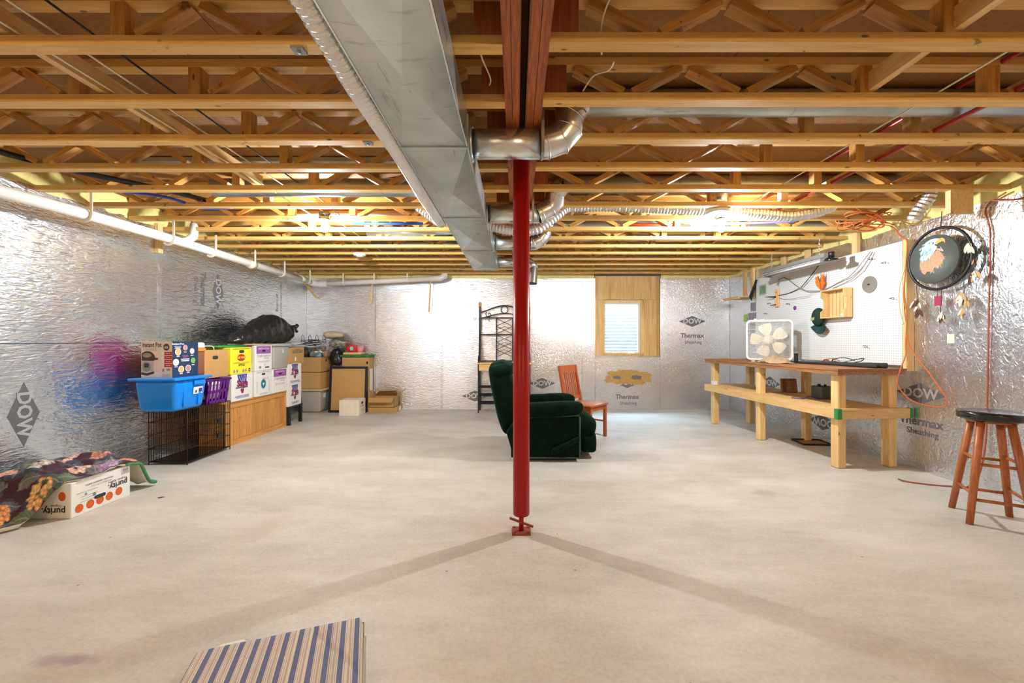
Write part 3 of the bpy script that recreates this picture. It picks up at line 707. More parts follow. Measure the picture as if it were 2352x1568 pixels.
def ring_of(c, d, r, tr=0.004, n=28):
    c = Vector(c); d = Vector(d).normalized(); a = d.cross(Vector((0, 0, 1)) if abs(d.z) < .9 else Vector((1, 0, 0))).normalized(); b = d.cross(a)
    return [c + (a * math.cos(2 * PI * k / n) + b * math.sin(2 * PI * k / n)) * r for k in range(n)]
def branch(Y, zc, r, bend, label, xend, gtake=True):
    """round pipe out of the duct's side, gored elbow under the beam, then a run along the truss bay"""
    t = thing('duct_branch', label, 'duct', (DX1, Y, zc))
    o = (DX1, Y, zc)
    MB(o).tube([(DX1 + 0.006, Y, zc), (bend[0], Y, zc)], r, 32).build('pipe', M['pipe'], t)
    pts = [Vector((bend[0] - 0.01, Y, zc))] + [Vector(p) for p in bend[1]]
    MB(o).tube(pts, r * 1.015, 32, smooth=True, caps=False).build('elbow', M['pipe'], t)
    mb = MB(o)
    for i in range(len(pts) - 1):
        d = pts[min(i + 1, len(pts) - 1)] - pts[max(i - 1, 0)]
        mb.tube(ring_of(pts[i], d, r * 1.05), 0.004, 6, cyc=True)
    mb.build('elbow_seams', M['pipe'], t)
    mb = MB(o)
    mb.tube(ring_of((DX1 + 0.008, Y, zc), (1, 0, 0), r * 1.12), 0.008, 6, cyc=True)
    mb.build('takeoff_collar', M['galv'], t)
    if xend:
        p = pts[-1]
        MB(o).tube([p, (xend, Y if len(bend) < 3 else bend[2], p.z)], r * 0.88, 28).build('run_pipe', M['galv'], t)
    return t
branch(2.30, 2.343, 0.080, (0.15, [(0.17, 2.30, 2.345), (0.245, 2.30, 2.37), (0.29, 2.30, 2.425), (0.30, 2.29, 2.50), (0.36, 2.285, 2.565)], 2.28), 'shiny round duct branch nearest the camera, above the red post', XR - 0.02)
branch(3.55, 2.342, 0.080, (0.20, [(0.22, 3.55, 2.355), (0.29, 3.55, 2.39), (0.335, 3.55, 2.45), (0.345, 3.50, 2.51), (0.40, 3.47, 2.565)], 3.45), 'second round duct branch, left of and behind the red post', 3.2)
branch(4.62, 2.345, 0.078, (0.18, [(0.20, 4.62, 2.345), (0.27, 4.62, 2.38), (0.315, 4.62, 2.44), (0.325, 4.62, 2.51), (0.38, 4.62, 2.565)], 4.62), 'third round duct branch with its elbow behind the red post', XR - 0.02)
t = thing('duct_branch', 'last round duct branch dropping straight down behind the red post', 'duct', (DX1, 5.70, 2.34)); o = (DX1, 5.70, 2.34)
MB(o).tube([(DX1 + 0.006, 5.7, 2.34), (0.10, 5.7, 2.34)], 0.07, 28).build('pipe', M['pipe'], t)
MB(o).tube([(0.09, 5.7, 2.34), (0.16, 5.7, 2.335), (0.22, 5.68, 2.29), (0.24, 5.66, 2.24)], 0.072, 28).build('elbow', M['pipe'], t)
MB(o).tube([(0.24, 5.66, 2.25), (0.22, 5.62, 2.03)], 0.068, 28, caps=False).build('drop_pipe', M['pipe'], t)
# hanging straps
for i, (x, Y, r) in enumerate(((0.128, 2.215, 2.255), (0.128, 3.465, 2.255))):
    tag(MB().box(x + 0.009, x + 0.026, Y - 0.012, Y - 0.010, r, 2.555 if i == 0 else 2.53).box(x + 0.009, x + 0.026, Y - 0.010, Y + 0.06, r - 0.003, r).build('hanger_strap', M['galv']), 'perforated metal strap on the beam at the %s round duct branch' % ('nearest' if i == 0 else 'second'), 'strap')

# foil flex hoses
def flexhose(name, pts, r, label, pitch=0.030, mt='flex'):
    P = [Vector(p) for p in pts]
    # resample
    seg = []
    for a, b in zip(P, P[1:]):
        n = max(2, int((b - a).length / (pitch / 2)))
        for i in range(n): seg.append(a.lerp(b, i / n))
    seg.append(P[-1])
    for _ in range(8):
        seg = [seg[0]] + [(seg[i - 1] + seg[i] * 2 + seg[i + 1]) / 4 for i in range(1, len(seg) - 1)] + [seg[-1]]
    rs = [r * (1.03 if i % 2 else 0.86) * random.uniform(0.98, 1.02) for i in range(len(seg))]
    return tag(MB().tube(seg, rs, 16, smooth=False).build(name, M[mt]), label, 'hose')
flexhose('flex_duct', [(-0.655, 0.6, 2.32), (-0.655, 1.3, 2.30), (-0.652, 1.7, 2.275), (-0.65, 2.3, 2.285), (-0.65, 2.9, 2.262), (-0.65, 3.35, 2.262), (-0.652, 3.58, 2.275), (-0.72, 3.74, 2.34), (-0.90, 3.80, 2.48)], 0.046, 'long ribbed foil hose along the left side of the duct')
flexhose('flex_duct', [(-0.25, 3.95, 2.36), (-0.1, 3.92, 2.31), (0.08, 3.90, 2.285), (0.22, 3.90, 2.31), (0.36, 3.90, 2.42), (0.48, 3.895, 2.515), (0.8, 3.90, 2.53), (1.6, 3.90, 2.50), (2.1, 3.90, 2.47), (2.6, 3.87, 2.42), (2.85, 3.87, 2.46), (3.0, 3.87, 2.52)], 0.055, 'ribbed silver hose sagging under the beam behind the second duct branch', 0.03)
# round ducts in the left bays
for Y, z, x0, x1, r, lab in ((3.46, 2.535, -2.55, -0.62, 0.075, 'silver round pipe in the left truss bay before the left bulb'), (4.84, 2.53, -1.75, -0.62, 0.07, 'short silver round pipe in the left bay behind the left bulb'), (5.42, 2.53, -1.9, -0.62, 0.065, 'farthest silver round pipe in the left truss bays')):
    tag(MB().tube([(x0, Y, z), (x1, Y, z)], r, 24).build('round_duct', M['galv']), lab, 'duct')
tag(MB().box(-2.9, -0.62, 3.10, 3.22, 2.60, 2.632).build('duct_panning', M['galv']), 'flat sheet metal panning above the left trusses', 'duct')
tag(MB().tube([(-3.3, 4.28, 2.53), (-0.75, 4.28, 2.545)], 0.035, 16).build('pvc_pipe', M['pvc']), 'white plastic pipe in the left truss bay behind the left bulb', 'pipe')

# ------------------------------------------------------------------ drain pipe along the left and far walls
t = thing('drain_pipe', 'white plastic drain pipe running along the left and far walls', 'pipe', (-3.5, 4.0, 2.26)); o = (-3.5, 4.0, 2.26)
MB(o).tube([(-3.5, YN + 0.05, 2.27), (-3.5, 2.2, 2.24), (-3.5, 3.34, 2.268), (-3.5, 4.14, 2.275), (-3.5, 5.4, 2.262), (-3.5, 7.02, 2.245)], 0.0445, 24).build('wall_run', M['pvc'], t)
MB(o).tube([(-3.5, 6.96, 2.245), (-3.495, 7.12, 2.245), (-3.44, 7.20, 2.247), (-3.33, 7.21, 2.25)], 0.052, 24).build('elbow', M['pvc'], t)
MB(o).tube([(-3.36, 7.21, 2.25), (-1.40, 7.21, 2.345)], 0.0445, 24).build('far_run', M['pvc'], t)
MB(o).tube([(-1.50, 7.21, 2.34), (-1.34, 7.21, 2.345), (-1.26, 7.21, 2.38), (-1.25, 7.21, 2.48)], 0.052, 24).build('riser_elbow', M['pvc'], t)
MB(o).tube([(-3.5, 4.28, 2.275), (-3.49, 4.34, 2.30), (-3.47, 4.40, 2.36), (-3.47, 4.42, 2.50)], 0.04, 20).build('branch_fitting', M['pvc'], t)
for yy in (5.42, 6.7):
    MB(o).tube([(-3.5, yy - 0.06, 2.2585), (-3.5, yy + 0.06, 2.2565)], 0.051, 24).build('coupling', M['pvc'], t)
for i, yy in enumerate((3.32, 4.12, 4.70, 5.41, 6.10, 6.85)):
    mb = MB(); z = 2.262
    c = [(-3.445, yy, 2.455), (-3.445, yy, 2.27)] + [(-3.5 + 0.055 * math.cos(a), yy, z + 0.052 * math.sin(a)) for a in [-PI * k / 10 for k in range(0, 9)]]
    for p, q in zip(c, c[1:]): mb.bar(p, q, 0.022, 0.005, (0, 1, 0.001))
    tag(mb.build('pipe_hook', M['hook']), 'plastic hook holding the white drain pipe on the left wall, %s' % (['nearest the camera', 'second', 'third', 'fourth', 'fifth', 'last before the corner'][i] + (' from the camera' if 0 < i < 5 else '')), 'hook', 'hooks of the drain pipe')
for i, xx in enumerate((-3.02, -2.48, -1.9)):
    z = 2.25 + (xx + 3.36) / 1.96 * 0.095
    tag(MB().bar((xx, 7.155, 2.45), (xx, 7.155, z - 0.02), 0.022, 0.004, (0, 1, 0)).tube(ring_of((xx, 7.21, z), (1, 0, 0), 0.049), 0.004, 6, cyc=True).build('pipe_hook', M['hook']), 'plastic hook holding the far drain pipe, %s from the left' % ('first', 'second', 'third')[i], 'hook', 'hooks of the drain pipe')
tag(MB().box(XL + 0.002, XL + 0.04, 4.30, 4.36, 2.17, 2.48).build('wood_cleat', M['stud']), 'short wooden cleat on the left wall behind the drain pipe', 'board')
tag(MB().bar((-3.62, 6.98, 2.27), (-3.60, 7.40, 2.02), 0.04, 0.018, (1, 0, 0)).build('wood_stake', M['study']), 'slanting wooden stake in the far left corner under the drain pipe', 'board')
for x, z0, z1, lab in ((-2.57, 1.90, 2.34, 'thin wooden strip hanging below the far drain pipe, left of two'), (-1.54, 1.76, 2.36, 'thin wooden strip hanging below the far drain pipe, right of two')):
    tag(MB().bar((x, 7.24, z0), (x + 0.03, 7.262, z1), 0.022, 0.01, (0, 1, 0)).build('wood_strip', M['stud']), lab, 'board')

# ------------------------------------------------------------------ bare bulbs, smoke alarm, can vent, cables
M['bulb'] = emit('bulb', (0.90, 0.96, 1.0), BULB)
M['bulb_fill'] = emit('bulb_fill', (1.0, 0.69, 0.38), BULB_FILL)
def lamp(x, Y, label, m):
    t = thing('ceiling_lamp', label, 'ceiling lamp', (x, Y, 2.46), 0, 'bare bulbs under the trusses')
    MB().rbox(-0.05, 0.05, -0.028, 0.028, -0.045, 0.03, 0.008).build('junction_box', M['blackgloss'], t)
    MB().lathe([(0.0, -0.045), (0.05, -0.045), (0.045, -0.06), (0.026, -0.068), (0.024, -0.09), (0, -0.09)], n=20).build('lamp_holder', M['white'], t)
    MB().lathe([(0.0, -0.165), (0.018, -0.162), (0.03, -0.15), (0.034, -0.132), (0.03, -0.112), (0.018, -0.096), (0.014, -0.088), (0.0, -0.088)], n=16).build('bulb', m, t)
    return t
lamp(-1.853, 3.965, 'lit bare bulb left of the duct', M['bulb'])
lamp(1.99, 3.965, 'lit bare bulb right of the red post, before the pegboard', M['bulb'])
lamp(-1.853, -1.05, 'added warm fill bulb behind the camera on the left', M['bulb_fill'])  # this and the next: unseen fill, added to even out the front floor
lamp(1.99, -1.05, 'added warm fill bulb behind the camera on the right', M['bulb_fill'])
t = thing('smoke_alarm', 'round white smoke alarm under the trusses left of the duct', 'smoke alarm', (-2.12, 5.55, ZC))
MB().lathe([(0, 0), (0.085, 0), (0.085, -0.012), (0.07, -0.03), (0, -0.03)], n=28).build('body', M['white'], t)
MB().lathe([(0, -0.03), (0.045, -0.03), (0.04, -0.042), (0, -0.042)], n=24).build('cover', M['white'], t)
t = thing('can_vent', 'round silver vent can with white rim before the right bulb', 'vent', (1.84, 3.735, 2.42))
MB().lathe([(0.085, 0.16), (0.088, 0.16), (0.09, 0.02), (0.085, 0.02)], n=28).build('can', M['pipe'], t)
MB().lathe([(0.06, -0.012), (0.1, -0.012), (0.105, 0.02), (0.06, 0.02)], n=28).build('rim', M['white'], t)
MB().lathe([(0, -0.004), (0.06, -0.004), (0.05, 0.01), (0, 0.01)], n=24).build('lens', M['white'], t)
def cable(name, pts, r, m, label, cat='cable', n=6, sub=6, cyc=False):
    P = [Vector(p) for p in pts]; out = []
    for i in range(len(P) - 1):
        p0 = P[max(i - 1, 0)]; p1 = P[i]; p2 = P[i + 1]; p3 = P[min(i + 2, len(P) - 1)]
        for k in range(sub):
            s = k / sub
            out.append(0.5 * ((2 * p1) + (p2 - p0) * s + (2 * p0 - 5 * p1 + 4 * p2 - p3) * s * s + (3 * p1 - p0 - 3 * p2 + p3) * s ** 3))
    out.append(P[-1])
    o = MB().tube(out, r, n).build(name, m)
    if label: tag(o, label, cat)
    return o
cable('cable', [(-1.83, YN + .1, 2.55), (-1.81, 2, 2.55), (-1.80, 4.0, 2.54), (-1.80, 4.08, 2.50)], 0.005, M['black'], 'black cable run straight through the left trusses')
cable('cable', [(-1.885, YN + .1, 2.50), (-1.885, 2, 2.50), (-1.88, 4.5, 2.50), (-1.9, 6.8, 2.50)], 0.005, M['wirewhite'], 'pale cable run straight through the left trusses, beside the black one')
cable('cable', [(-2.0, YN + .1, 2.47), (-2.0, 3, 2.475), (-2.02, 6.8, 2.475)], 0.005, M['wirewhite'], 'pale cable beside the left strongback board')
cable('cable', [(2.09, YN + .1, 2.468), (2.09, 2, 2.468), (2.09, 3.4, 2.468), (2.03, 4.06, 2.469)], 0.0045, M['wirewhite'], 'pale cable run straight through the right trusses')
tag(MB().tube([(2.47, YN + .1, 2.478), (2.47, 5.6, 2.478)], 0.013, 12).build('copper_pipe', M['copper']), 'thin dark red pipe through the right trusses', 'pipe')
tag(MB().tube([(2.40, YN + .1, 2.615), (2.40, 5.6, 2.615)], 0.012, 12).build('copper_pipe', M['copper']), 'thin dark red pipe higher up beside the other red pipe', 'pipe')
cable('cable', [(0.38, 1.25, 2.63), (0.40, 1.42, 2.60), (0.345, 1.62, 2.52), (0.36, 1.72, 2.44)], 0.004, M['wirewhite'], 'loose pale wire right of the beam, nearest the camera')
cable('cable', [(0.42, 1.75, 2.43), (0.41, 1.82, 2.44), (0.37, 1.95, 2.50), (0.33, 2.02, 2.47)], 0.004, M['wirewhite'], 'loose pale wire between the first two trusses right of the beam')
cable('cable', [(0.37, 2.14, 2.43), (0.36, 2.24, 2.50), (0.34, 2.34, 2.42), (0.33, 2.40, 2.44)], 0.004, M['wirewhite'], 'loose pale wire over the nearest duct elbow')
cable('cable', [(-0.23, 1.2, 2.60), (-0.20, 1.28, 2.57), (-0.15, 1.36, 2.60), (-0.16, 1.45, 2.55), (-0.14, 1.55, 2.54)], 0.005, M['wirewhite'], 'curled pale wire between the duct and the beam, nearest the camera')
cable('cable', [(-0.15, 1.68, 2.43), (-0.145, 1.80, 2.47), (-0.12, 1.92, 2.47), (-0.13, 2.02, 2.50)], 0.004, M['wirewhite'], 'curled pale wire between the duct and the beam, behind the first truss')
tag(MB().tube([(-1.72, 4.32, 2.478), (-0.98, 4.32, 2.478)], 0.014, 10).build('plastic_tube', M['pexblue']), 'straight blue water tube right of the left bulb', 'tube')
tag(MB().tube([(1.15, 4.449, 2.50), (1.9, 4.449, 2.50)], 0.014, 10).build('plastic_tube', M['pexred']), 'straight red water tube left of the right bulb', 'tube')
cable('plastic_tube', [(-3.35, 3.45, 2.50), (-3.0, 3.5, 2.47), (-2.85, 3.72, 2.45), (-2.6, 3.75, 2.46)], 0.012, M['pexblue'], 'bent blue water tube near the left wall', 'tube', 10)
cable('plastic_tube', [(-3.5, 2.6, 2.50), (-3.3, 3.0, 2.50), (-2.9, 3.4, 2.49), (-2.7, 3.8, 2.50)], 0.02, M['black'], 'thick black hose across the trusses near the left wall', 'tube', 10)
cable('plastic_tube', [(2.0, 4.25, 2.46), (2.4, 4.2, 2.45), (2.9, 4.2, 2.47)], 0.012, mat('violet', (0.28, 0.18, 0.5), 0.4), 'violet water tube right of the right bulb', 'tube', 10)
for i, (x, Y) in enumerate(((-0.885, 1.67), (-0.885, 2.45))):
    tag(MB().bar((x - 0.025, Y, ZC - 0.004), (x + 0.025, Y, ZC - 0.004), 0.045, 0.008).lathe([(0, -0.006), (0.008, -0.006), (0.008, 0), (0, 0)], (x, Y, ZC - 0.008), 8).build('metal_clip', M['inkgrey']), 'small square metal clip under the %s left truss' % ('nearest' if i == 0 else 'third'), 'clip')
# ------------------------------------------------------------------ storage along the left wall
t = thing('dog_crate', 'black wire dog crate on the floor under the blue tub', 'dog crate', (-3.47, 4.09, 0))
o = (-3.47, 4.09, 0)
cx0, cx1, cy0, cy1, cz = -3.67, -3.285, 4.09, 4.70, 0.555
mb = MB(o)
for z in (0.03, cz):
    mb.tube([(cx0, cy0, z), (cx1, cy0, z), (cx1, cy1, z), (cx0, cy1, z)], 0.0045, 6, cyc=True)
for x, y in ((cx0, cy0), (cx1, cy0), (cx1, cy1), (cx0, cy1)): mb.tube([(x, y, 0.0), (x, y, cz)], 0.0045, 6)
mb.build('frame_wires', M['wire'], t)
def wirepanel(P, U, V, nu, nv, r=0.0024):
    P = Vector(P); U = Vector(U); V = Vector(V); mb = MB(o)
    for i in range(1, nu): mb.tube([P + U * i / nu, P + U * i / nu + V], r, 4)
    for j in range(1, nv): mb.tube([P + V * j / nv, P + V * j / nv + U], r * 1.3, 4)
    x = mb.build('wire_panel', M['wire'], t); x['kind'] = 'stuff'
H = (0, 0, cz - 0.03)
wirepanel((cx0, cy0, 0.03), (cx1 - cx0, 0, 0), H, 15, 4)
wirepanel((cx0, cy1, 0.03), (cx1 - cx0, 0, 0), H, 15, 4)
wirepanel((cx1, cy0, 0.03), (0, cy1 - cy0, 0), H, 24, 4)
wirepanel((cx0, cy0, 0.03), (0, cy1 - cy0, 0), H, 24, 4)
wirepanel((cx0, cy0, cz), (cx1 - cx0, 0, 0), (0, cy1 - cy0, 0), 10, 5)
MB(o).box(cx0 + .012, cx1 - .012, cy0 + .012, cy1 - .012, 0.022, 0.036).build('pan', M['blackgloss'], t)
MB(o).bar((cx1 + .006, 4.5, 0.36), (cx1 + .006, 4.56, 0.36), 0.012, 0.05).bar((cx1 + .006, 4.5, 0.2), (cx1 + .006, 4.56, 0.2), 0.012, 0.05).build('latch', M['black'], t)

# blue tub
t = thing('storage_tub', 'blue plastic tub with a white sticker on top of the dog crate', 'tub', (-3.40, 4.10, 0.56)); o = (-3.40, 4.10, 0.56)
mb = MB(o); mb.rbox(-3.62, -3.215, 3.86, 4.28, 0.561, 0.868, 0.045, 4, taper=0.86); mb.build('body', M['tubblue'], t)
mb = MB(o); mb.rbox(-3.645, -3.188, 3.83, 4.31, 0.860, 0.888, 0.012, 3); mb.build('lid', M['tubblue'], t)
mb = MB(o)
for yy in (3.99, 4.17): MB(o).rbox(-3.24, -3.221, yy - .02, yy + .02, 0.60, 0.855, 0.006, 2).build('rib', M['tubblue'], t)
MB(o).rbox(-3.217, -3.197, 4.08, 4.22, 0.80, 0.845, 0.008, 2).build('grip', M['tubblue'], t)
f = Face(t, (-3.232, 4.02, 0.70), (0, 1, 0.0), (.09, 0, 1))
f.poly(rect(0.125, 0.045, 0.12, 0.07), M['white'], 'sticker', 0.009); f.polys([rect(0.155, 0.045, 0.045, 0.04), rect(0.10, 0.035, 0.02, 0.025)], M['inkblue'], 'sticker_print', 0.0102)

# cooker carton
t = thing('carton', 'cooker carton with a pink front and dark blue side, on the blue tub', 'carton', (-3.43, 4.03, 0.889)); o = (-3.43, 4.03, 0.889)
a0, a1, b0, b1, z0, z1 = -3.57, -3.275, 3.90, 4.218, 0.889, 1.236
mb = MB(o)
P = [(a0, b0, z0), (a1, b0, z0), (a1, b1, z0), (a0, b1, z0), (a0, b0, z1), (a1, b0, z1), (a1, b1, z1), (a0, b1, z1)]
mb.add(P, [(0, 1, 5, 4)], 0); mb.add(P, [(1, 2, 6, 5)], 1); mb.add(P, [(3, 0, 4, 7)], 2); mb.add(P, [(2, 3, 7, 6)], 0); mb.add(P, [(4, 5, 6, 7), (0, 3, 2, 1)], 0)
mb.build('box', [M['pinkcard'], M['navycard'], M['magenta']], t)
M['potdark'] = mat('potdark', (0.05, 0.03, 0.025), 0.35); M['potsteel'] = mat('potsteel', (0.50, 0.47, 0.42), 0.3); M['bezel'] = mat('bezel', (0.30, 0.27, 0.24), 0.4)
f = Face(t, (a0 - .055 * .855, b0, z0), (1, 0, 0), FZ); f.su = .855
f.text('Instant Pot', 0.175, 0.312, 0.062, M['potdark'], bold=0.0010, sx=0.78)
f.polys(lines(0.16, 0.280, 0.15, 3, 0.010, 0.0028), M['inkgrey'], 'small_print')
f.poly(ell(0.335, 0.292, 0.034, 0.034), M['potdark'], 'badge'); f.polys([rect(0.335, 0.30, .04, .004), rect(0.335, 0.29, .045, .006), rect(0.335, 0.28, .04, .004)], M['pinkcard'], 'badge_print', 0.0016)
f.poly([(0.06, 0.165), (0.195, 0.162), (0.205, 0.17), (0.24, 0.172), (0.245, 0.185), (0.235, 0.19), (0.212, 0.19)] + ell(0.125, 0.186, 0.085, 0.068, 16, 0.05, PI - 0.7) + [(0.06, 0.225)], M['potdark'], 'printed_lid', 0.0012)
f.poly(ell(0.12, 0.215, 0.05, 0.022), M['bezel'], 'printed_knob', 0.0016)
f.poly([(0.06, 0.055), (0.19, 0.055), (0.195, 0.168), (0.06, 0.168)], M['potsteel'], 'printed_pot', 0.0008)
f.poly([(0.058, 0.03), (0.12, 0.02), (0.195, 0.04), (0.20, 0.062), (0.12, 0.044), (0.058, 0.055)], M['potdark'], 'printed_base', 0.0012)
f.poly(slot(0.115, 0.105, 0.10, 0.095), M['bezel'], 'printed_panel', 0.0014); f.poly(rect(0.115, 0.118, 0.05, 0.04), M['ink'], 'printed_screen', 0.002)
for i in range(4):
    v = 0.232 - i * 0.038
    f.poly(rect(0.355, v, 0.085, 0.031), M['inkred'], 'red_label', 0.0009); f.poly(rect(0.355, v, 0.055, 0.005), M['pinkcard'], 'label_print', 0.0015)
    f.poly(ell(0.295, v, 0.015, 0.015), M['whitecard'], 'printed_dot', 0.0014)
f.polys([rect(0.355, 0.078, 0.04, 0.022), rect(0.30, 0.072, 0.02, 0.03)], M['inkgrey'], 'small_print'); f.polys(lines(0.33, 0.03, 0.11, 3, 0.011, 0.004), M['inkgrey'], 'small_print')
f.poly(ell(0.232, 0.033, 0.02, 0.02), M['whitecard'], 'printed_dot'); f.text('12', 0.232, 0.033, 0.02, M['ink'])
f = Face(t, (a1, b0, z0), (0, 1, 0), FZ); f.su = 1.22
f.text('Instant Pot', 0.055, 0.322, 0.026, M['white'], bold=0.0005)
f.polys(lines(0.052, 0.300, 0.07, 3, 0.011, 0.004), M['white'], 'small_print')
M['dish1'] = mat('dish1', (0.62, 0.42, 0.16), 0.6, var=0.6, scale=160); M['dish2'] = mat('dish2', (0.62, 0.60, 0.62), 0.6, var=0.3, scale=120); M['dish3'] = mat('dish3', (0.16, 0.42, 0.12), 0.6, var=0.6, scale=160); M['dish4'] = mat('dish4', (0.45, 0.25, 0.25), 0.6, var=0.5, scale=160)
for (u, v, k, wr) in ((0.055, 0.245, 'dish1', 1), (0.125, 0.285, 'dish4', 0), (0.195, 0.25, 'dish2', 0), (0.035, 0.145, 'white', 1), (0.205, 0.155, 'dish3', 0), (0.085, 0.075, 'dish1', 1), (0.155, 0.08, 'dish4', 1)):
    if wr: f.poly(ell(u, v, 0.029, 0.034), M['whitecard'], 'printed_plate', 0.0008)
    f.poly(ell(u, v, 0.024, 0.029), M[k], 'printed_food', 0.0014)
    f.poly(rect(u, v - 0.043, 0.03, 0.007), M['whitecard'], 'small_print')
f.polys([rect(0.125, 0.205, 0.06, 0.007), rect(0.125, 0.192, 0.045, 0.007)], M['inkpurple'], 'small_print'); f.polys([rect(0.125, 0.172, 0.085, 0.009), rect(0.125, 0.156, 0.08, 0.009)], M['whitecard'], 'small_print')

# orange box with white lid
t = thing('storage_box', 'orange box with a white lid between the cooker carton and the plain brown carton', 'box', (-3.5, 4.3, 0.889)); o = (-3.5, 4.3, 0.889)
MB(o).rbox(-3.66, -3.34, 4.235, 4.39, 0.889, 1.13, 0.008).build('body', M['kraftdark'], t)
MB(o).rbox(-3.665, -3.33, 4.23, 4.40, 1.13, 1.165, 0.008).build('rim', mat('orangeplastic', (0.85, 0.25, 0.02), 0.4), t)
MB(o).rbox(-3.66, -3.335, 4.235, 4.395, 1.165, 1.225, 0.02, 3, taper=1.05).build('lid', M['white'], t)

# purple basket on the crate
t = thing('laundry_basket', 'purple plastic basket with slots between the blue tub and the chest', 'basket', (-3.45, 4.55, 0.56)); o = (-3.45, 4.55, 0.56)
bx0, bx1, by0, by1, bz0, bz1 = -3.66, -3.25, 4.345, 4.66, 0.562, 0.818
mb = MB(o)
# front face as a lattice with real openings
def lattice(mb, O, U, V, Lu, Lv, cols, rows, e, d, lean):
    O = Vector(O); U = Vector(U); V = Vector(V); W = U.cross(V)
    us = [0]; cw = (Lu - e * 2) / cols
    def bx(u0, u1, v0, v1):
        q = []
        for k in (0, -d):
            for (u, v) in ((u0, v0), (u1, v0), (u1, v1), (u0, v1)): q.append(O + U * u + V * v + W * (k + lean * v))
        mb.add(q, [(0, 1, 2, 3), (7, 6, 5, 4), (0, 4, 5, 1), (1, 5, 6, 2), (2, 6, 7, 3), (3, 7, 4, 0)])
    rh = Lv / rows
    for j in range(rows + 1): bx(0, Lu, j * rh - (0 if j == 0 else 0.016), j * rh + (0.03 if j == 0 else 0.016 if j < rows else 0))
    for i in range(cols + 1): bx(e + i * cw - 0.011, e + i * cw + 0.011, 0, Lv)
    bx(0, e, 0, Lv); bx(Lu - e, Lu, 0, Lv)
lattice(mb, (bx1 - 0.04, by0, bz0), (0, 1, 0), (0, 0, 1), by1 - by0, bz1 - bz0, 5, 2, 0.03, 0.006, 0.14)
lattice(mb, (bx0, by0 + 0.03, bz0), (1, 0, 0), (0, 0, 1), bx1 - bx0 - 0.03, bz1 - bz0, 6, 2, 0.03, 0.006, 0.1)
mb.box(bx0, bx1 - 0.04, by0 + .03, by1, bz0, bz0 + .008).box(bx0, bx0 + .006, by0, by1, bz0, bz1).box(bx0, bx1 - .04, by1 - .008, by1 - .002, bz0, bz1)
mb.build('body', M['purple'], t)
mb = MB(o); mb.tube([(bx0, by0, bz1), (bx1, by0, bz1), (bx1, by1, bz1), (bx0, by1, bz1)], 0.014, 8, cyc=True); mb.build('rim', M['purple'], t)
tag(MB().rbox(-3.62, -3.31, 4.40, 4.62, 0.60, 0.80, 0.04, 2).build('folded_cloth', M['white']), 'white cloth lying inside the purple basket', 'cloth')

# wood chest
t = thing('chest', 'long knotty pine chest with upright boards under the apple cartons', 'chest', (-3.52, 5.36, 0)); o = (-3.52, 5.36, 0)
kx0, kx1, ky0, ky1, kz = -3.685, -3.365, 4.735, 5.985, 0.52
mb = MB(o).box(kx0, kx1 - .02, ky0 + .018, ky1 - .018, 0.01, kz - .02); mb.build('body', M['chest'], t)
MB(o).rbox(kx0, kx1 + .012, ky0 - .005, ky1 + .005, kz - .022, kz, 0.005).build('lid', M['chestrail'], t)
for z0_, z1_ in ((kz - .075, kz - .024), (0.0, 0.06)): MB(o).box(kx1 - .02, kx1 + .004, ky0, ky1, z0_, z1_).build('rail', M['chestrail'], t)
for y0_, y1_ in ((ky0, ky0 + .035), (ky1 - .045, ky1)): MB(o).box(kx1 - .02, kx1 + .0045, y0_, y1_, 0.0601, kz - .0751).build('stile', M['chest'], t)
n = 10; w = (ky1 - .045 - ky0 - .035) / n
for i in range(n):
    y_ = ky0 + .035 + i * w
    MB(o).rbox(kx1 - .018, kx1 - .006, y_ + .0028, y_ + w - .0028, 0.06, kz - .075, 0.004, 1, smooth=False).build('plank', M['chest'], t)
for x_ in range(3):
    MB(o).box(kx0 + .03 + x_ * .095, kx0 + .122 + x_ * .095, ky0, ky0 + .016, 0.02, kz - .024).build('plank', M['chest'], t)

# apple cartons and totes: built the same way
def carton(label, x0, x1, y0, y1, z0, z1, m, hole=None, cat='carton', name='carton'):
    t = thing(name, label, cat, ((x0 + x1) / 2, (y0 + y1) / 2, z0))
    MB(t.location).rbox(x0, x1, y0, y1, z0, z1, 0.004, 1, smooth=False).build('box', m, t)
    f = Face(t, (x1, y0, z0), (0, 1, 0), FZ)
    if hole: f.poly(slot(*hole), M['ink'], 'hand_hole', 0.0022)
    return t, f
def sage(f, W, Hh, s=1.0):
    c = W / 2
    f.poly([(c - .095 * s, Hh - .005), (c + .085 * s, Hh - .005), (c + .07 * s, Hh - .10 * s), (c - .06 * s, Hh - .10 * s)], M['inkblue'], 'printed_badge', 0.0008)
    f.polys([[(c + dx * s, Hh - .09 * s), (c + dx * s + .006, Hh - .09 * s), (c + ex * s + .006, Hh - .02), (c + ex * s, Hh - .02)] for dx, ex in ((-.02, -.07), (0, -.02), (.015, .03), (.03, .06))], M['whitecard'], 'printed_rays', 0.0014)
    f.text('Sage', c, Hh - .115 * s, .108 * s, M['inkmaroon'], 0.002, bold=0.006)
    f.poly(rect(c - .01, Hh - .163 * s, .22 * s, .022 * s), M['inkgrey'], 'printed_bar', 0.0010); f.poly(rect(c - .01, Hh - .163 * s, .20 * s, .006), M['ink'], 'printed_bar', 0.0016)
    f.poly([(c - .03 * s, Hh - .18 * s), (c + .025 * s, Hh - .18 * s), (c + .03 * s, Hh - .20 * s), (c + .012 * s, Hh - .235 * s), (c - .015 * s, Hh - .235 * s), (c - .035 * s, Hh - .20 * s)], M['inkmaroon'], 'printed_apple', 0.0011)
    f.polys(lines(c, .058, W * .75, 3, 0.012, 0.006, 0.4), M['inkblue'], 'small_print')
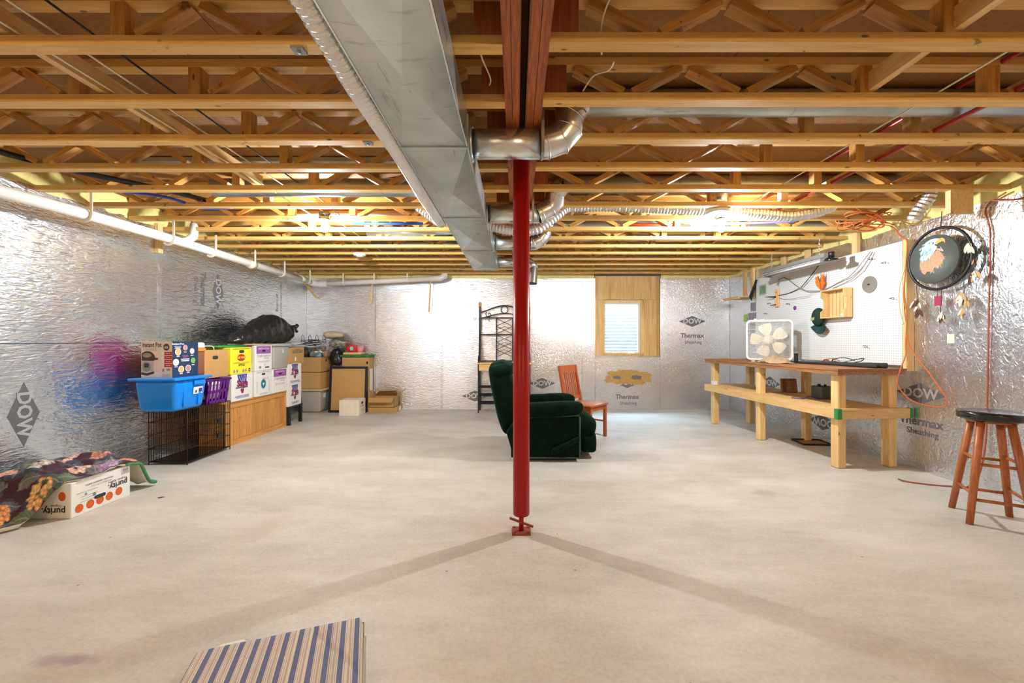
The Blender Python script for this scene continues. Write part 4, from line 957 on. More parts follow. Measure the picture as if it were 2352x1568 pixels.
def starr(f, W, Hh):
    f.poly(rect(W / 2, Hh - .058, W * .86, .10), M['inkpurple'], 'printed_band', 0.0008); f.text('PREMIUM APPLES', W / 2, Hh - .042, .030, M['whitecard'], 0.0016)
    f.poly(slot(W / 2, Hh - .07, .075, .026), M['ink'], 'hand_hole', 0.002)
    f.text('STARR RANCH', W / 2, Hh - .14, .042, M['inkgrey'], bold=.0004); f.text('Growers', W / 2 + .06, Hh - .168, .03, M['inkgrey'])
    f.polys(lines(W / 2, Hh - .205, W * .8, 2, .014, .004), M['inkgrey'], 'small_print')
bx = -3.335
t, f = carton('white apple carton with a blue and maroon logo, on the left end of the chest', -3.66, bx, 4.80, 5.18, 0.521, 0.842, M['whitecard']); sage(f, .38, .321)
t, f = carton('bright yellow apple carton with a red oval, beside the plain brown carton', -3.66, bx, 4.785, 5.165, 0.845, 1.163, M['yellow'], (.19, .268, .09, .034))
f.poly(ell(.185, .195, .075, .042), M['inkred'], 'printed_oval'); f.text('GEE WHIZ', .185, .195, .034, M['yellow'], 0.002, bold=.001, sx=.9)
f.text('APPLES', .19, .105, .038, M['ink'], bold=.001); f.polys(lines(.19, .137, .30, 2, .012, .003), M['ink'], 'small_print'); f.poly(rect(.19, .30, .3, .006), M['ink'], 'small_print')
f.polys([ell(u, .035, .018, .02, 12) for u in (.06, .11, .22, .27)] , M['inkgrey'], 'printed_mark'); f.polys([ell(.335, .037, .02, .026, 14)], M['ink'], 'printed_mark'); f.polys([rect(.335, .037, .03, .008)], M['yellow'], 'printed_mark', .0016)
t, f = carton('plain brown carton with a hand hole, above the purple basket', -3.66, -3.35, 4.405, 4.765, 0.832, 1.14, M['kraft'], (.155, .225, .085, .04))
o = t.location
MB(o).tube([(-3.42, 4.47, 1.13), (-3.42, 4.475, 1.17), (-3.42, 4.50, 1.185), (-3.42, 4.60, 1.185), (-3.42, 4.63, 1.17), (-3.42, 4.635, 1.13)], 0.005, 8).build('cord_handle', M['cream'], t)
f.poly(rect(.20, .285, .012, .045), M['binlid'], 'tape_strip')
t, f = carton('white apple carton with a teal round emblem, in the middle of the chest', -3.66, bx, 5.225, 5.59, 0.521, 0.85, M['whitecard'], (.18, .285, .075, .026))
f.text('GRANNY SMITH APPLES', .18, .312, .026, M['inkgrey']); f.text('Sam G', .22, .225, .05, M['inkgrey']); f.poly(ell(.18, .155, .058, .068), mat('paleteal', (.45, .62, .66), .6), 'printed_ring'); f.poly(ell(.18, .155, .048, .058), M['inkteal'], 'printed_disc', .0014)
f.poly([(.18, .128), (.20, .16), (.194, .175), (.18, .165), (.166, .175), (.16, .16)], M['whitecard'], 'printed_heart', .002)
f.polys([rect(u, .19 - i * .02, .022, .006) for u in (.05, .31) for i in range(8)], M['inkgrey'], 'small_print'); f.polys(lines(.18, .035, .2, 2, .012, .005), M['inkgrey'], 'small_print')
t, f = carton('white apple carton with a purple band, on the right end of the chest', -3.66, bx, 5.61, 5.965, 0.521, 0.852, M['whitecard']); starr(f, .355, .331)
t, f = carton('white apple carton with a purple band, upper one beside the yellow carton', -3.66, bx, 5.235, 5.59, 0.853, 1.183, M['whitecard']); starr(f, .355, .33); f.text('2.5', .20, .075, .03, M['ink']); f.poly(rect(.25, .04, .09, .018), M['ink'], 'small_print'); f.polys([rect(.10, .045, .05, .03)], M['inkgrey'], 'small_print')
tag(MB().rbox(-3.65, -3.37, 5.17, 5.225, 0.95, 1.18, .004, 1).build('storage_box', mat('maroonbox', (.20, .03, .07), .5)), 'narrow maroon box squeezed between the yellow carton and the white carton', 'box')
t = thing('tote', 'grey lidded tote under the black trash bag, right end of the chest', 'tote', (-3.48, 5.82, .855)); o = t.location
MB(o).rbox(-3.66, -3.325, 5.62, 6.0, .855, 1.17, .02, 3, taper=.94).build('body', M['greybin'], t)
MB(o).rbox(-3.68, -3.305, 5.60, 6.03, 1.165, 1.205, .012, 3).build('lid', M['greybin'], t)
Face(t, (-3.325, 5.62, .86), (0, 1, 0), FZ).polys([rect(.22, .24, .03, .05)], M['cream'], 'sticker', .003)
tag(MB().rbox(-3.67, -3.345, 5.20, 5.59, 1.186, 1.206, .008, 2).build('tote_lid', M['binlid']), 'flat tan tote lid under the left end of the black trash bag', 'cover')  # loose tote lid lying flat on the white carton
tag(MB().rbox(-3.66, -3.40, 4.665, 5.18, 1.166, 1.186, .004, 1).build('game_board', M['green']), 'flat green board lying on the yellow carton', 'board')
# the two cartons past the chest's end stand on a black stand
t = thing('black_stand', 'low black stand under two stacked apple cartons past the chest', 'stand', (-3.5, 6.18, 0)); o = t.location
for x, y in ((-3.66, 6.0), (-3.36, 6.0), (-3.66, 6.32), (-3.36, 6.32)): MB(o).box(x, x + .04, y, y + .04, 0, .255).build('leg', M['black'], t)
MB(o).box(-3.665, -3.315, 5.995, 6.365, .255, .272).build('top', M['black'], t)
t, f = carton('lower white apple carton with logo past the right end of the chest', -3.66, bx, 5.995, 6.36, .273, .588, M['whitecard']); sage(f, .365, .315, .95)
t, f = carton('upper white apple carton with logo past the right end of the chest', -3.66, bx, 5.995, 6.36, .589, .90, M['whitecard']); sage(f, .365, .311, .95)
t, f = carton('small brown carton with printing on top of the two white cartons', -3.64, -3.345, 6.03, 6.46, .901, 1.14, M['kraft']); f.text('GOOD DAY', .24, .175, .055, M['ink'], bold=.001); f.polys(lines(.24, .21, .22, 1, .01, .006), M['ink'], 'small_print'); f.poly(rect(.18, .07, .04, .06), M['whitecard'], 'sticker')

# black trash bag
def wr(p, s=9.0, a=.02):
    return a * (mnoise.noise(p * s) + .6 * mnoise.noise(p * s * 2.3) + 1.1 * abs(mnoise.noise(Vector((p.x * 5, p.y * 26, p.z * 5)))))
t = thing('trash_bag', 'full black trash bag slumped on the grey tote', 'bag', (-3.49, 5.6, 1.207)); o = t.location
rings = [(5.0, .001, 1.24, .001), (5.02, .03, 1.24, .022), (5.08, .07, 1.265, .055), (5.16, .085, 1.29, .08), (5.28, .08, 1.315, .10), (5.42, .12, 1.345, .13), (5.58, .16, 1.39, .175), (5.74, .18, 1.41, .195), (5.90, .18, 1.41, .195), (6.04, .17, 1.395, .175), (6.16, .14, 1.37, .14), (6.24, .08, 1.34, .09), (6.27, .01, 1.32, .02)]
def bagfn(u, v):
    k = u * (len(rings) - 1); i = min(int(k), len(rings) - 2); fr = k - i; fr = fr * fr * (3 - 2 * fr)
    y, rx, z, rz = [a + (b - a) * fr for a, b in zip(rings[i], rings[i + 1])]
    th = 2 * PI * v
    p = Vector((-3.49 + rx * math.cos(th), y, z + rz * math.sin(th)))
    d = Vector((math.cos(th), 0, math.sin(th))); p += d * wr(p) * min(1, rx / .08)
    p.z = max(p.z, 1.207 if y > 5.15 else 1.212); p.x = max(p.x, -3.78)
    return p
MB(o).grid(bagfn, 110, 72).build('body', M['bag'], t)
MB(o).tube([(-3.345, 6.10, 1.45), (-3.31, 6.13, 1.465), (-3.29, 6.125, 1.45), (-3.285, 6.15, 1.48)], [.025, .016, .02, .03], 8).tube([(-3.345, 6.10, 1.45), (-3.30, 6.12, 1.42), (-3.295, 6.16, 1.38)], [.02, .015, .022], 8).build('knot', M['bag'], t)

# stack by the far wall: tote, two brown cartons, bags and hangers
tag(MB().box(-3.69, -3.33, 6.90, 7.38, 0, .022).build('plank_base', M['binlid']), 'thin tan board on the floor under the grey tote', 'board')
t = thing('tote', 'grey tote with a tan lid on the floor under two brown cartons', 'tote', (-3.5, 7.17, .023)); o = t.location
MB(o).rbox(-3.68, -3.335, 6.98, 7.37, .023, .40, .03, 3, taper=.9).build('body', M['greybin'], t)
MB(o).rbox(-3.69, -3.30, 6.95, 7.39, .385, .425, .014, 3).build('lid', M['binlid'], t)
Face(t, (-3.335, 7.0, .2), (0, 1, 0), FZ).polys([rect(.12, .10, .10, .08)], M['whitecard'], 'sticker', .003)
t, f = carton('big brown carton on the grey tote, lower of two', -3.69, -3.345, 6.99, 7.38, .427, .70, M['kraft'])
t, f = carton('big brown carton with a small hole, upper of two on the grey tote', -3.69, -3.335, 6.99, 7.385, .715, .965, M['kraft'], (.2, .19, .05, .05))
MB(t.location).box(-3.69, -3.36, 6.995, 7.37, .701, .7145).build('open_flap', M['kraftdark'], t)
def lump(c, r, e=.9, s=6, a=.03, n=36, m=18, seed=0.0, zmin=None):
    c = Vector(c)
    def fn(p):
        d = p.normalized() if p.length > 1e-6 else Vector((0, 0, 1)); q = c + p + Vector((seed, 0, 0))
        p = p + d * a * (mnoise.noise(q * s) + .6 * mnoise.noise(q * s * 2.7))
        if zmin is not None: p.z = max(p.z, zmin - c.z)
        return p
    return MB().sq(c, r, e, e, n, m, fn=fn)
t = thing('plastic_bag', 'clear plastic bag holding blue wrappers on the upper brown carton', 'bag', (-3.43, 7.1, .967)); o = t.location
mb = lump((-3.42, 7.13, 1.06), (.12, .15, .095), .8, 7, .05, zmin=.968); mb.off = Vector(o); mb.v = [tuple(Vector(p) - mb.off) for p in mb.v]; mb.build('film', M['plasticbag'], t)
MB(o).rbox(-3.55, -3.36, 7.03, 7.12, .97, 1.06, .015).build('blue_packet', mat('bluepacket', (.20, .36, .50), .4, var=.3), t)
MB(o).rbox(-3.33, -3.26, 7.05, 7.2, .97, 1.08, .02).build('brown_packet', mat('brownpacket', (.28, .18, .10), .5, var=.5, scale=30), t)
tag(lump((-3.12, 7.24, 1.20), (.17, .14, .08), .8, 9, .06, seed=3).build('plastic_bag', M['plasticbag']), 'pale clear plastic bag on top of the stacked bags in the far left corner', 'bag')
tag(lump((-3.24, 7.27, 1.35), (.17, .11, .06), .8, 5, .02, seed=5).build('cushion', M['binlid']), 'tan cushion on the pile in the far left corner', 'cushion')
tag(lump((-3.19, 7.30, .95), (.10, .09, .165), .8, 7, .04, seed=8).build('trash_bag', M['bag']), 'black trash bag on the tall grey bin, behind the brown cartons', 'bag')
t = thing('tall_bin', 'tall grey round bin between the brown cartons and the framed board', 'bin', (-3.185, 7.31, 0)); o = t.location
MB(o).lathe([(0, 0), (.085, 0), (.098, .70), (0, .70)], o, 24).build('body', M['greybin'], t)
MB(o).lathe([(.098, .70), (.108, .70), (.108, .735), (.085, .765), (0, .77)], o, 24).build('lid', M['binlid'], t)
mb = MB()
for i in range(15):
    a = random.uniform(-.5, .5); c = Vector((-3.58 + random.uniform(0, .16), 6.95 + random.uniform(0, .25), 1.168 + i * .007)); d = Vector((math.cos(a), math.sin(a) * .6, random.uniform(-.1, .18))) * random.uniform(.10, .18)
    mb.tube([c - d, c, c + d], .0045, 5)
for i in range(4):
    c = Vector((-3.62 + i * .12, 6.95, 1.28)); mb.tube([c + Vector((-.02, 0, -.06)), c + Vector((-.02, 0, .04)), c + Vector((0, 0, .07)), c + Vector((.02, 0, .04)), c + Vector((.03, 0, -.06))], .0035, 5)
tag(mb.build('wire_rack', M['black']), 'tangle of black wire rack and hooks on the corner pile', 'rack')
tag(lump((-3.63, 7.15, 1.05), (.065, .2, .085), .8, 7, .05, seed=2, zmin=.967).build('dark_bag', mat('darkbag', (.04, .05, .03), .4)), 'dark crumpled bag under the black wire rack', 'bag')

# tall brown box with things on top and the framed board leaning on it
t, f = carton('tall brown carton behind the leaning framed board', -3.065, -2.585, 7.21, 7.41, 0, .955, M['kraft'])
Face(t, (-3.065, 7.21, 0), FX, FZ).polys([slot(.445, .86, .03, .05)], M['ink'], 'hand_hole'); Face(t, (-2.585, 7.21, 0), (0, 1, 0), FZ).polys([rect(.10, .45, .15, .6)], M['whitecard'], 'printed_patch')
t = thing('framed_board', 'brown backed board in a black frame leaning on the tall carton', 'framed board', (-2.93, 7.12, 0))
t.rotation_euler = (-.075, 0, -.03)
MB().box(-.31, .31, -.006, .006, .04, .76).build('backing', M['kraft'], t)
for nm, q in (('frame_side', (-.335, -.295, 0, .80)), ('frame_side', (.295, .335, 0, .80)), ('frame_rail', (-.294, .294, 0, .04)), ('frame_rail', (-.294, .294, .76, .80))):
    MB().box(q[0], q[1], -.014, .014, q[2], q[3]).build(nm, M['kraftdark'] if 0 else M['black'], t)
tag(MB().rbox(-3.10, -2.56, 7.19, 7.41, .956, 1.0, .012).build('folded_mat', mat('matgreen', (.02, .17, .05), .7, var=.6, scale=20)), 'folded green mat on the tall carton', 'mat')
tag(MB().rbox(-3.04, -2.72, 7.18, 7.40, 1.001, 1.045, .018).build('tray', mat('tray', (.78, .48, .20), .5)), 'yellow and pink tray on the green mat', 'tray')
tag(lump((-2.92, 7.28, 1.11), (.11, .07, .075), .9, 9, .03, seed=4).build('soft_toy', mat('redcloth', (.62, .03, .03), .6)), 'red bundle with a round spot on the tray', 'toy')
Face(bpy.data.objects['soft_toy'], (-2.92, 7.195, 1.11), FX, FZ).poly(ell(.03, 0, .032, .036), mat('mint', (.25, .60, .50), .5), 'round_spot', .003)
tag(MB().lathe([(0, 1.046), (.05, 1.046), (.055, 1.16), (.05, 1.16), (.045, 1.06), (0, 1.06)], (-2.77, 7.29, 0), 20).build('cup', mat('pinkcup', (.72, .30, .34), .4)), 'pink cup on the tray beside the red bundle', 'cup')
t, f = carton('small white carton on the floor before the framed board', -2.935, -2.605, 6.79, 7.085, 0, .262, M['cream'], (.14, .20, .08, .04)); f.polys(lines(.15, .15, .18, 1, .02, .012), M['inkgrey'], 'small_print'); f.text('12 ct', .17, .08, .06, M['inkgrey'])
Face(t, (-2.935, 6.79, 0), FX, FZ).polys([rect(.05, .13, .002, .26), rect(.27, .13, .002, .26)], M['inkgrey'], 'fold_line')
t, f = carton('flat brown carton on the floor under the open carton', -2.57, -2.07, 7.13, 7.41, 0, .09, M['kraft']); f.poly(rect(.18, .045, .14, .07), M['whitecard'], 'sticker')
t = thing('open_carton', 'open brown carton with folded out flaps near the far wall', 'carton', (-2.4, 7.2, .091)); o = t.location
q = (-2.555, -2.12, 7.12, 7.40)
mb = MB(o)
for (a, b, c, d) in ((q[0], q[1], q[2], q[2] + .005), (q[0], q[1], q[3] - .005, q[3]), (q[0], q[0] + .005, q[2], q[3]), (q[1] - .005, q[1], q[2], q[3])): mb.box(a, b, c, d, .091, .255)
mb.box(q[0], q[1], q[2], q[3], .091, .096); mb.build('walls', M['kraft'], t)
for P4 in ([(q[0], q[2], .255), (q[1], q[2], .255), (q[1] - .02, q[2] - .10, .19), (q[0] + .02, q[2] - .10, .19)], [(q[0], q[3], .255), (q[0], q[2], .255), (q[0] - .015, q[2] + .02, .37), (q[0] - .015, q[3] - .02, .37)],
           [(q[1], q[2], .255), (q[1], q[3], .255), (q[1] + .07, q[3] - .02, .33), (q[1] + .07, q[2] + .02, .33)], [(q[1], q[3], .255), (q[0], q[3], .255), (q[0] + .14, q[3] - .16, .36), (q[1], q[3] - .16, .37)]):
    v = [Vector(p) for p in P4]; nn = (v[1] - v[0]).cross(v[2] - v[0]).normalized() * .004
    MB(o).add(v + [p + nn for p in v], [(3, 2, 1, 0), (4, 5, 6, 7), (0, 1, 5, 4), (1, 2, 6, 5), (2, 3, 7, 6), (3, 0, 4, 7)]).build('flap', M['kraft'], t)

# ------------------------------------------------------------------ apple carton under the flowered blanket
t = thing('carton', 'white fruit carton standing upside down under the flowered blanket', 'carton', (-3.36, 3.07, 0)); o = t.location
MB(o).rbox(-3.62, -3.10, 2.85, 3.29, 0, .245, .004, 1, smooth=False).build('box', M['whitecard'], t)
f = Face(t, (-3.10, 2.85, 0), (0, 1, 0), FZ)
f.text('purity.', .335, .125, .060, M['ink'], rot=PI, bold=.0015); f.text('Organic Apples', .335, .16, .024, M['inkmaroon'], rot=PI)
f.text('ORGANIC GRANNY SMITH', .20, .20, .017, M['ink'], rot=PI); f.text('PRODUCT OF U.S.A.', .21, .18, .017, M['inkgrey'], rot=PI)
f.text('GRADE', .395, .195, .020, M['inkgrey'], rot=PI); f.text('213', .40, .22, .028, M['ink'], rot=PI)
f.polys(lines(.11, .155, .15, 1, .02, .003) + lines(.12, .125, .12, 3, .018, .003), M['inkgrey'], 'small_print'); f.polys([ell(.16, .115, .013, .013), ell(.10, .138, .009, .009)], M['inkgrey'], 'printed_mark')
for u, a in ((.055, .6), (.13, .2), (.20, .5), (.27, .4), (.345, .4)): f.poly(ell(u, .05 + (.008 if u > .3 else 0) + u * .03, .028, .031), M['inkorange'], 'printed_apple', .001)
f.poly(slot(.20, .088, .085, .026), M['ink'], 'hand_hole', .0018)
f = Face(t, (-3.62, 2.85, 0), (1, 0, 0), FZ)
f.text('purity.', .40, .055, .065, M['ink'], rot=PI, bold=.0015); f.text('Organic', .42, .09, .026, M['ink'], rot=PI); f.poly(ell(.46, .155, .026, .032), M['inkorange'], 'printed_apple')
# blanket
rnd = random.Random(3)
flowers = [(2.74, -3.25, .085, .055, (.95, .66, .26), (.95, .40, .12)), (2.53, -3.40, .095, .065, (.92, .34, .13), (.95, .50, .22)), (3.02, -3.22, .07, .05, (.85, .66, .52), (.80, .42, .34)), (2.93, -3.42, .085, .05, (.50, .42, .42), (.70, .62, .55)),
           (3.28, -3.33, .06, .06, (.62, .22, .16), (.75, .40, .30)), (3.33, -3.16, .06, .05, (.80, .38, .26), (.65, .28, .2)), (3.20, -3.52, .08, .05, (.78, .42, .36), (.85, .6, .5)), (2.88, -3.60, .08, .05, (.82, .38, .28), (.9, .55, .42)), (3.12, -3.12, .07, .04, (.36, .22, .40), (.52, .40, .56)),
           (2.60, -3.62, .08, .06, (.9, .45, .3), (.95, .6, .4)), (3.46, -3.2, .05, .05, (.5, .6, .5), (.75, .5, .42)), (3.4, -3.45, .07, .05, (.6, .25, .2), (.75, .4, .32))]
leaves = [(rnd.uniform(2.34, 3.55), rnd.uniform(-3.78, -3.06), rnd.uniform(0, PI), rnd.uniform(.05, .10)) for _ in range(64)] + [(2.60, -3.25, .9, .10), (2.74, -3.17, 1.6, .075), (2.45, -3.30, .6, .085), (2.90, -3.16, .4, .07)]
petals = []
for (y, x, a, b, c1, c2) in flowers:
    for _ in range(60):
        r = math.sqrt(rnd.random()); th = rnd.uniform(0, 2 * PI); k = rnd.random()
        petals.append((y + a * r * math.cos(th), x + b * r * math.sin(th), rnd.uniform(.010, .016), [p + (q - p) * k for p, q in zip(c1, c2)]))
cellp = {}
for p in petals:
    for i in range(int((p[0] - .02) / .04), int((p[0] + .02) / .04) + 1):
        for j in range(int((p[1] + 10 - .02) / .04), int((p[1] + 10 + .02) / .04) + 1): cellp.setdefault((i, j), []).append(p)
def blanket_col(y, x):
    if y < 2.86: y = 2.86 - (2.86 - y) * 1.7
    n = mnoise.noise((y * 9, x * 9, 1.0)); m = mnoise.noise((y * 22, x * 22, 5.0))
    c = [.05 + .03 * n, .014, .025 + .02 * n] if n > -.1 else [.05 + .05 * m, .055 + .05 * m, .075 + .05 * m]
    for (ly, lx, la, ll) in leaves:
        dy, dx = y - ly, x - lx
        if abs(dy) > .1 or abs(dx) > .1: continue
        u = (dy * math.cos(la) + dx * math.sin(la)) / ll; v = (-dy * math.sin(la) + dx * math.cos(la)) / (ll * .45)
        if abs(u) < 1:
            w = (1 - u * u) * (1 + .12 * math.sin(u * 20))
            if abs(v) < w:
                k = .75 + .5 * (math.sin(u * 26 + abs(v) * 7) * .3) + .3 * m; g_ = ((.15, .20, .11), (.08, .14, .13), (.17, .18, .17), (.10, .12, .15))[int(ly * 1000) % 4]
                c = [max(.01, q * k) for q in g_]
                if abs(v) < .07: c = [.26, .30, .22]
    best = None
    for p in cellp.get((int(y / .04), int((x + 10) / .04)), ()):
        d = math.hypot(y - p[0], x - p[1]) / p[2]
        if d < 1: best = (p, d)
    if best:
        p, d = best; c = [q * (1.15 - .75 * d * d) for q in p[3]]
    return c
def bl_pos(u, v):
    y = 2.56 + 0.95 * u
    lim = -3.10 + .02
    if y < 2.90: lim = -3.085 - .22 * min(1, ((2.90 - y) / .30)) ** .8
    if y > 3.29: lim = -3.08 - .02 * math.sin((y - 3.29) * 9)
    x = -3.785 + (lim + 3.785) * v
    base = .285
    if y < 2.86: k = min(1, (2.86 - y) / .22); base = .285 - .262 * (k * k * (3 - 2 * k)) ** .85
    if y > 3.27: k = min(1, (y - 3.27) / .24); base = .285 - .23 * k ** 1.8
    z = base + .055 * (mnoise.noise((y * 5, x * 6, 2))) + .035 * mnoise.noise((y * 12, x * 10, 7)) - .03 * abs(mnoise.noise((y * 7 + x * 4, x * 6, 3))) + .05 * math.exp(-((x + 3.45) / .18) ** 2) * (1 if y > 2.8 else .3)
    e = min(1, (1 - v) / .10); z -= .03 * (1 - e) ** 2
    if y <= 3.29 and v > .5 and y > 2.85: z = max(z, .258)
    if y > 2.84 and y < 3.3: z = max(z, .262)
    return Vector((x, y, max(z, .045)))
t = thing('blanket', 'flowered quilted blanket with green piping draped over the fruit carton', 'blanket', (-3.4, 3.1, 0)); o = t.location
NU, NV = 250, 150
top = MB(o).grid(bl_pos, NU, NV)
b = len(top.v)
def bot(u, v):
    p = bl_pos(u, v); edge = min(u, 1 - u, v, 1 - v)
    return p - Vector((0, 0, min(.034, p.z - .004 if p.y < 2.84 or p.y > 3.31 else p.z - .248) * min(1, .15 + edge / .02)))
m2 = MB(o).grid(bot, 60, 40)
top.add([Vector(p) + Vector(o) for p in m2.v], [tuple(reversed(f_)) for f_ in m2.f], 1, True)
bo = top.build('cloth', [M['printed_cloth'], M['cream']], t)
ca = bo.data.color_attributes.new('Col', 'FLOAT_COLOR', 'POINT')
cols = []
for i in range(NU + 1):
    for j in range(NV + 1):
        p = bl_pos(i / NU, j / NV); c = blanket_col(p.y, p.x); cols += [c[0], c[1], c[2], 1.0]
cols += [.7, .55, .35, 1.0] * (len(bo.data.vertices) - (NU + 1) * (NV + 1))
ca.data.foreach_set('color', cols)
pp = [bl_pos(.66 + .34 * i / 24, 1.0) + Vector((.004, 0, -.012)) for i in range(3, 25)] + [bl_pos(1.0, 1 - i / 12) + Vector((0, .004, -.012)) for i in range(1, 13)]
MB(o).tube(pp, [.004] + [.0115] * (len(pp) - 1), 8).build('piping', mat('piping', (.06, .24, .10), .8), t)
# ------------------------------------------------------------------ recliner
t = thing('recliner', 'dark green velvet recliner behind the red post', 'recliner', (.2, 4.6, 0)); o = Vector((.2, 4.6, 0))
VE = M['velvet']
def soft(parts, name, seed=0.0, a=.006):
    mb = MB(o)
    for c, r, e1, e2, rot in parts:
        c = Vector(c)
        def fn(p, c=c):
            d = p.normalized() if p.length > 1e-6 else Vector((0, 0, 1)); return p + d * a * (mnoise.noise((c + p) * 9 + Vector((seed, 0, 0))) + mnoise.noise((c + p) * 21))
        mb.sq(c, r, e1, e2, 36, 20, M=Matrix.Rotation(rot, 3, 'Y').to_4x4() if rot else None, fn=fn)
    return mb.build(name, VE, t)
for y0_, nm in ((4.205, 'side_panel'), (4.86, 'side_panel')):
    mb = MB(o)
    pts = [(-.02, .03), (.655, .03), (.655, .47), (.0, .44), (-.10, .30)]
    mb.prism(pts, (0, y0_, 0), (1, 0, 0), (0, 0, 1), (0, .09, 0)); x = mb.build(nm, VE, t, fixn=True)
    bv = x.modifiers.new('bevel', 'BEVEL'); bv.width = .018; bv.segments = 3
for yc in (4.26, 4.90):
    soft([((.34, yc, .53), (.36, .098, .078), .55, .45, -.05)], 'arm', yc)
soft([((-.115, 4.58, .63), (.125, .33, .40), .5, .35, -.22), ((-.155, 4.58, .925), (.135, .335, .085), .7, .4, -.1), ((-.02, 4.58, .62), (.10, .26, .20), .6, .4, -.2)], 'backrest', 2.0)
soft([((.34, 4.58, .42), (.36, .25, .085), .5, .4, 0), ((.66, 4.58, .40), (.10, .27, .085), .8, .4, .2)], 'seat_cushion', 3.0)
soft([((.735, 4.58, .335), (.12, .30, .105), .6, .3, .15), ((.77, 4.58, .165), (.085, .30, .125), .55, .3, 0), ((.70, 4.58, .25), (.10, .29, .18), .5, .3, 0)], 'footrest', 4.0)
MB(o).box(-.05, .64, 4.24, 4.92, .035, .36).build('seat_base', VE, t)
MB(o).box(0, .63, 4.26, 4.90, 0, .035).build('base_frame', M['black'], t)
MB(o).tube([(.40, 4.185, .115), (.62, 4.18, .232)], [.032, .022], 14).sq((.40, 4.185, .115), (.038, .022, .038), 1, 1, 16, 8).sq((.625, 4.18, .235), (.026, .018, .026), 1, 1, 16, 8).build('lever_handle', VE, t)
MB(o).tube([(.655, 4.203, .05), (.655, 4.203, .46)], .009, 8).tube([(0, 4.203, .445), (.65, 4.203, .475)], .007, 8).tube([(0, 4.203, .04), (.65, 4.203, .04)], .007, 8).build('piping', mat('velvet_edge', (.03, .075, .045), .8, sheen=.3), t)

# ------------------------------------------------------------------ slat back chair
th = -41 * PI / 180
t = thing('dining_chair', 'reddish wooden slat back chair behind the recliner', 'chair', (.905, 5.32, 0), th)
CW = M['cherry']
for y in (-.185, .185):
    MB().bar((.18, y, 0), (.18, y, .415), .036, .036).build('leg', CW, t)
    MB().bar((-.20, y, 0), (-.19, y, .43), .034, .036, (1, 0, 0)).bar((-.19, y, .425), (-.285, y, .915), .034, .034, (1, 0, 0)).build('back_post', CW, t)
mb = MB(); mb.rbox(-.215, .215, -.215, .215, .415, .442, .008, 2); mb.build('seat', CW, t)
for q in ((-.18, .17, -.195, -.175), (-.18, .17, .175, .195)): MB().box(q[0], q[1], q[2], q[3], .36, .414).build('apron', CW, t)
MB().box(.165, .19, -.17, .17, .36, .414).build('apron', CW, t)
MB().bar((-.255, -.17, .86), (-.28, .17, .86), .0, .0).v.clear() if 0 else None
MB().bar((-.276, -.187, .865), (-.276, .187, .865), .022, .10, (-.19, 0, 1)).build('crest_rail', CW, t)
MB().bar((-.203, -.17, .49), (-.203, .17, .49), .02, .04, (-.19, 0, 1)).build('lower_rail', CW, t)
for i in range(7):
    y = -.138 + i * .046; MB().bar((-.208, y, .505), (-.268, y, .82), .022, .012, (1, 0, 0)).build('slat', CW, t)
for y in (-.185, .185): MB().bar((-.19, y, .2), (.175, y, .2), .02, .02).build('stretcher', CW, t)
MB().bar((-.01, -.18, .2), (-.01, .18, .2), .02, .02).build('stretcher', CW, t)

# ------------------------------------------------------------------ baker's rack
t = thing('bakers_rack', 'black metal baker\'s rack with a wooden shelf against the far wall', 'rack', (-.204, 7.2, 0)); o = t.location
BM = M['blackmetal']; cx = -.204; hw = .445; yf, yb = 7.07, 7.36
for x in (cx - hw, cx + hw):
    MB(o).bar((x, yf, 0), (x, yf, .84), .03, .02).build('front_leg', BM, t)
    MB(o).bar((x, yb, 0), (x, yb, 1.86), .028, .028).build('back_post', BM, t)
    MB(o).lathe([(0, 1.86), (.022, 1.865), (.014, 1.885), (.024, 1.91), (.012, 1.94), (0, 1.95)], (x, yb, 0), 14).build('finial', M['chest'], t)
    MB(o).tube([(x, yf + .03, .87), (x, yb - .10, .98), (x, yb - .06, 1.2), (x, yb - .03, 1.42)], .012, 8).tube([(x, yf + .05, .87), (x, yf + .02, .93), (x, yf + .06, .98), (x, yb - .08, 1.0)], .009, 8).build('side_scroll', BM, t)
MB(o).box(cx - hw - .03, cx + hw + .03, yf - .03, yb, .846, .866).build('shelf_board', M['studx'], t)
MB(o).box(cx - hw - .01, cx + hw + .01, yf - .01, yf + .01, .73, .845).build('apron', M['studx'], t)
for z in (.30, .16, .44):
    mb = MB(o); n_ = 10
    for yy in (yf, yb): mb.tube([(cx - hw, yy, z), (cx + hw, yy, z)], .01, 6)
    for i in range(1, n_): mb.tube([(cx - hw, yf + (yb - yf) * i / n_, z), (cx + hw, yf + (yb - yf) * i / n_, z)], .004, 4)
    mb.build('wire_shelf', BM, t)
for z in (1.66, 1.36, .885):
    MB(o).bar((cx - hw, yb, z), (cx + hw, yb, z), .02, .02).build('crossbar', BM, t)
for x in (cx - .145, cx + .145): MB(o).bar((x, yb, .885), (x, yb, 1.66), .014, .02).build('upright', BM, t)
def arch(z0, h): return [(cx - hw + 2 * hw * i / 24, yb, z0 + h * math.sin(PI * i / 24) ** 1.5) for i in range(25)]
MB(o).tube(arch(1.755, .125), .011, 8).tube(arch(1.655, .085), .009, 8).tube([(cx + .062 * math.cos(a), yb, 1.805 + .062 * math.sin(a)) for a in [2 * PI * k / 24 for k in range(24)]], .008, 6, cyc=True).build('top_arch', BM, t)
mb = MB(o)
for sx in (-1, 1):
    c0 = cx + sx * .28
    mb.tube([(c0 + sx * (.012 + .004 * k) * math.cos(k * .55), yb, 1.72 + (.012 + .004 * k) * math.sin(k * .55)) for k in range(14)], .006, 6)
mb.build('scrolls', BM, t)
mb = MB(o)
x0, x1 = cx - .145, cx + .145
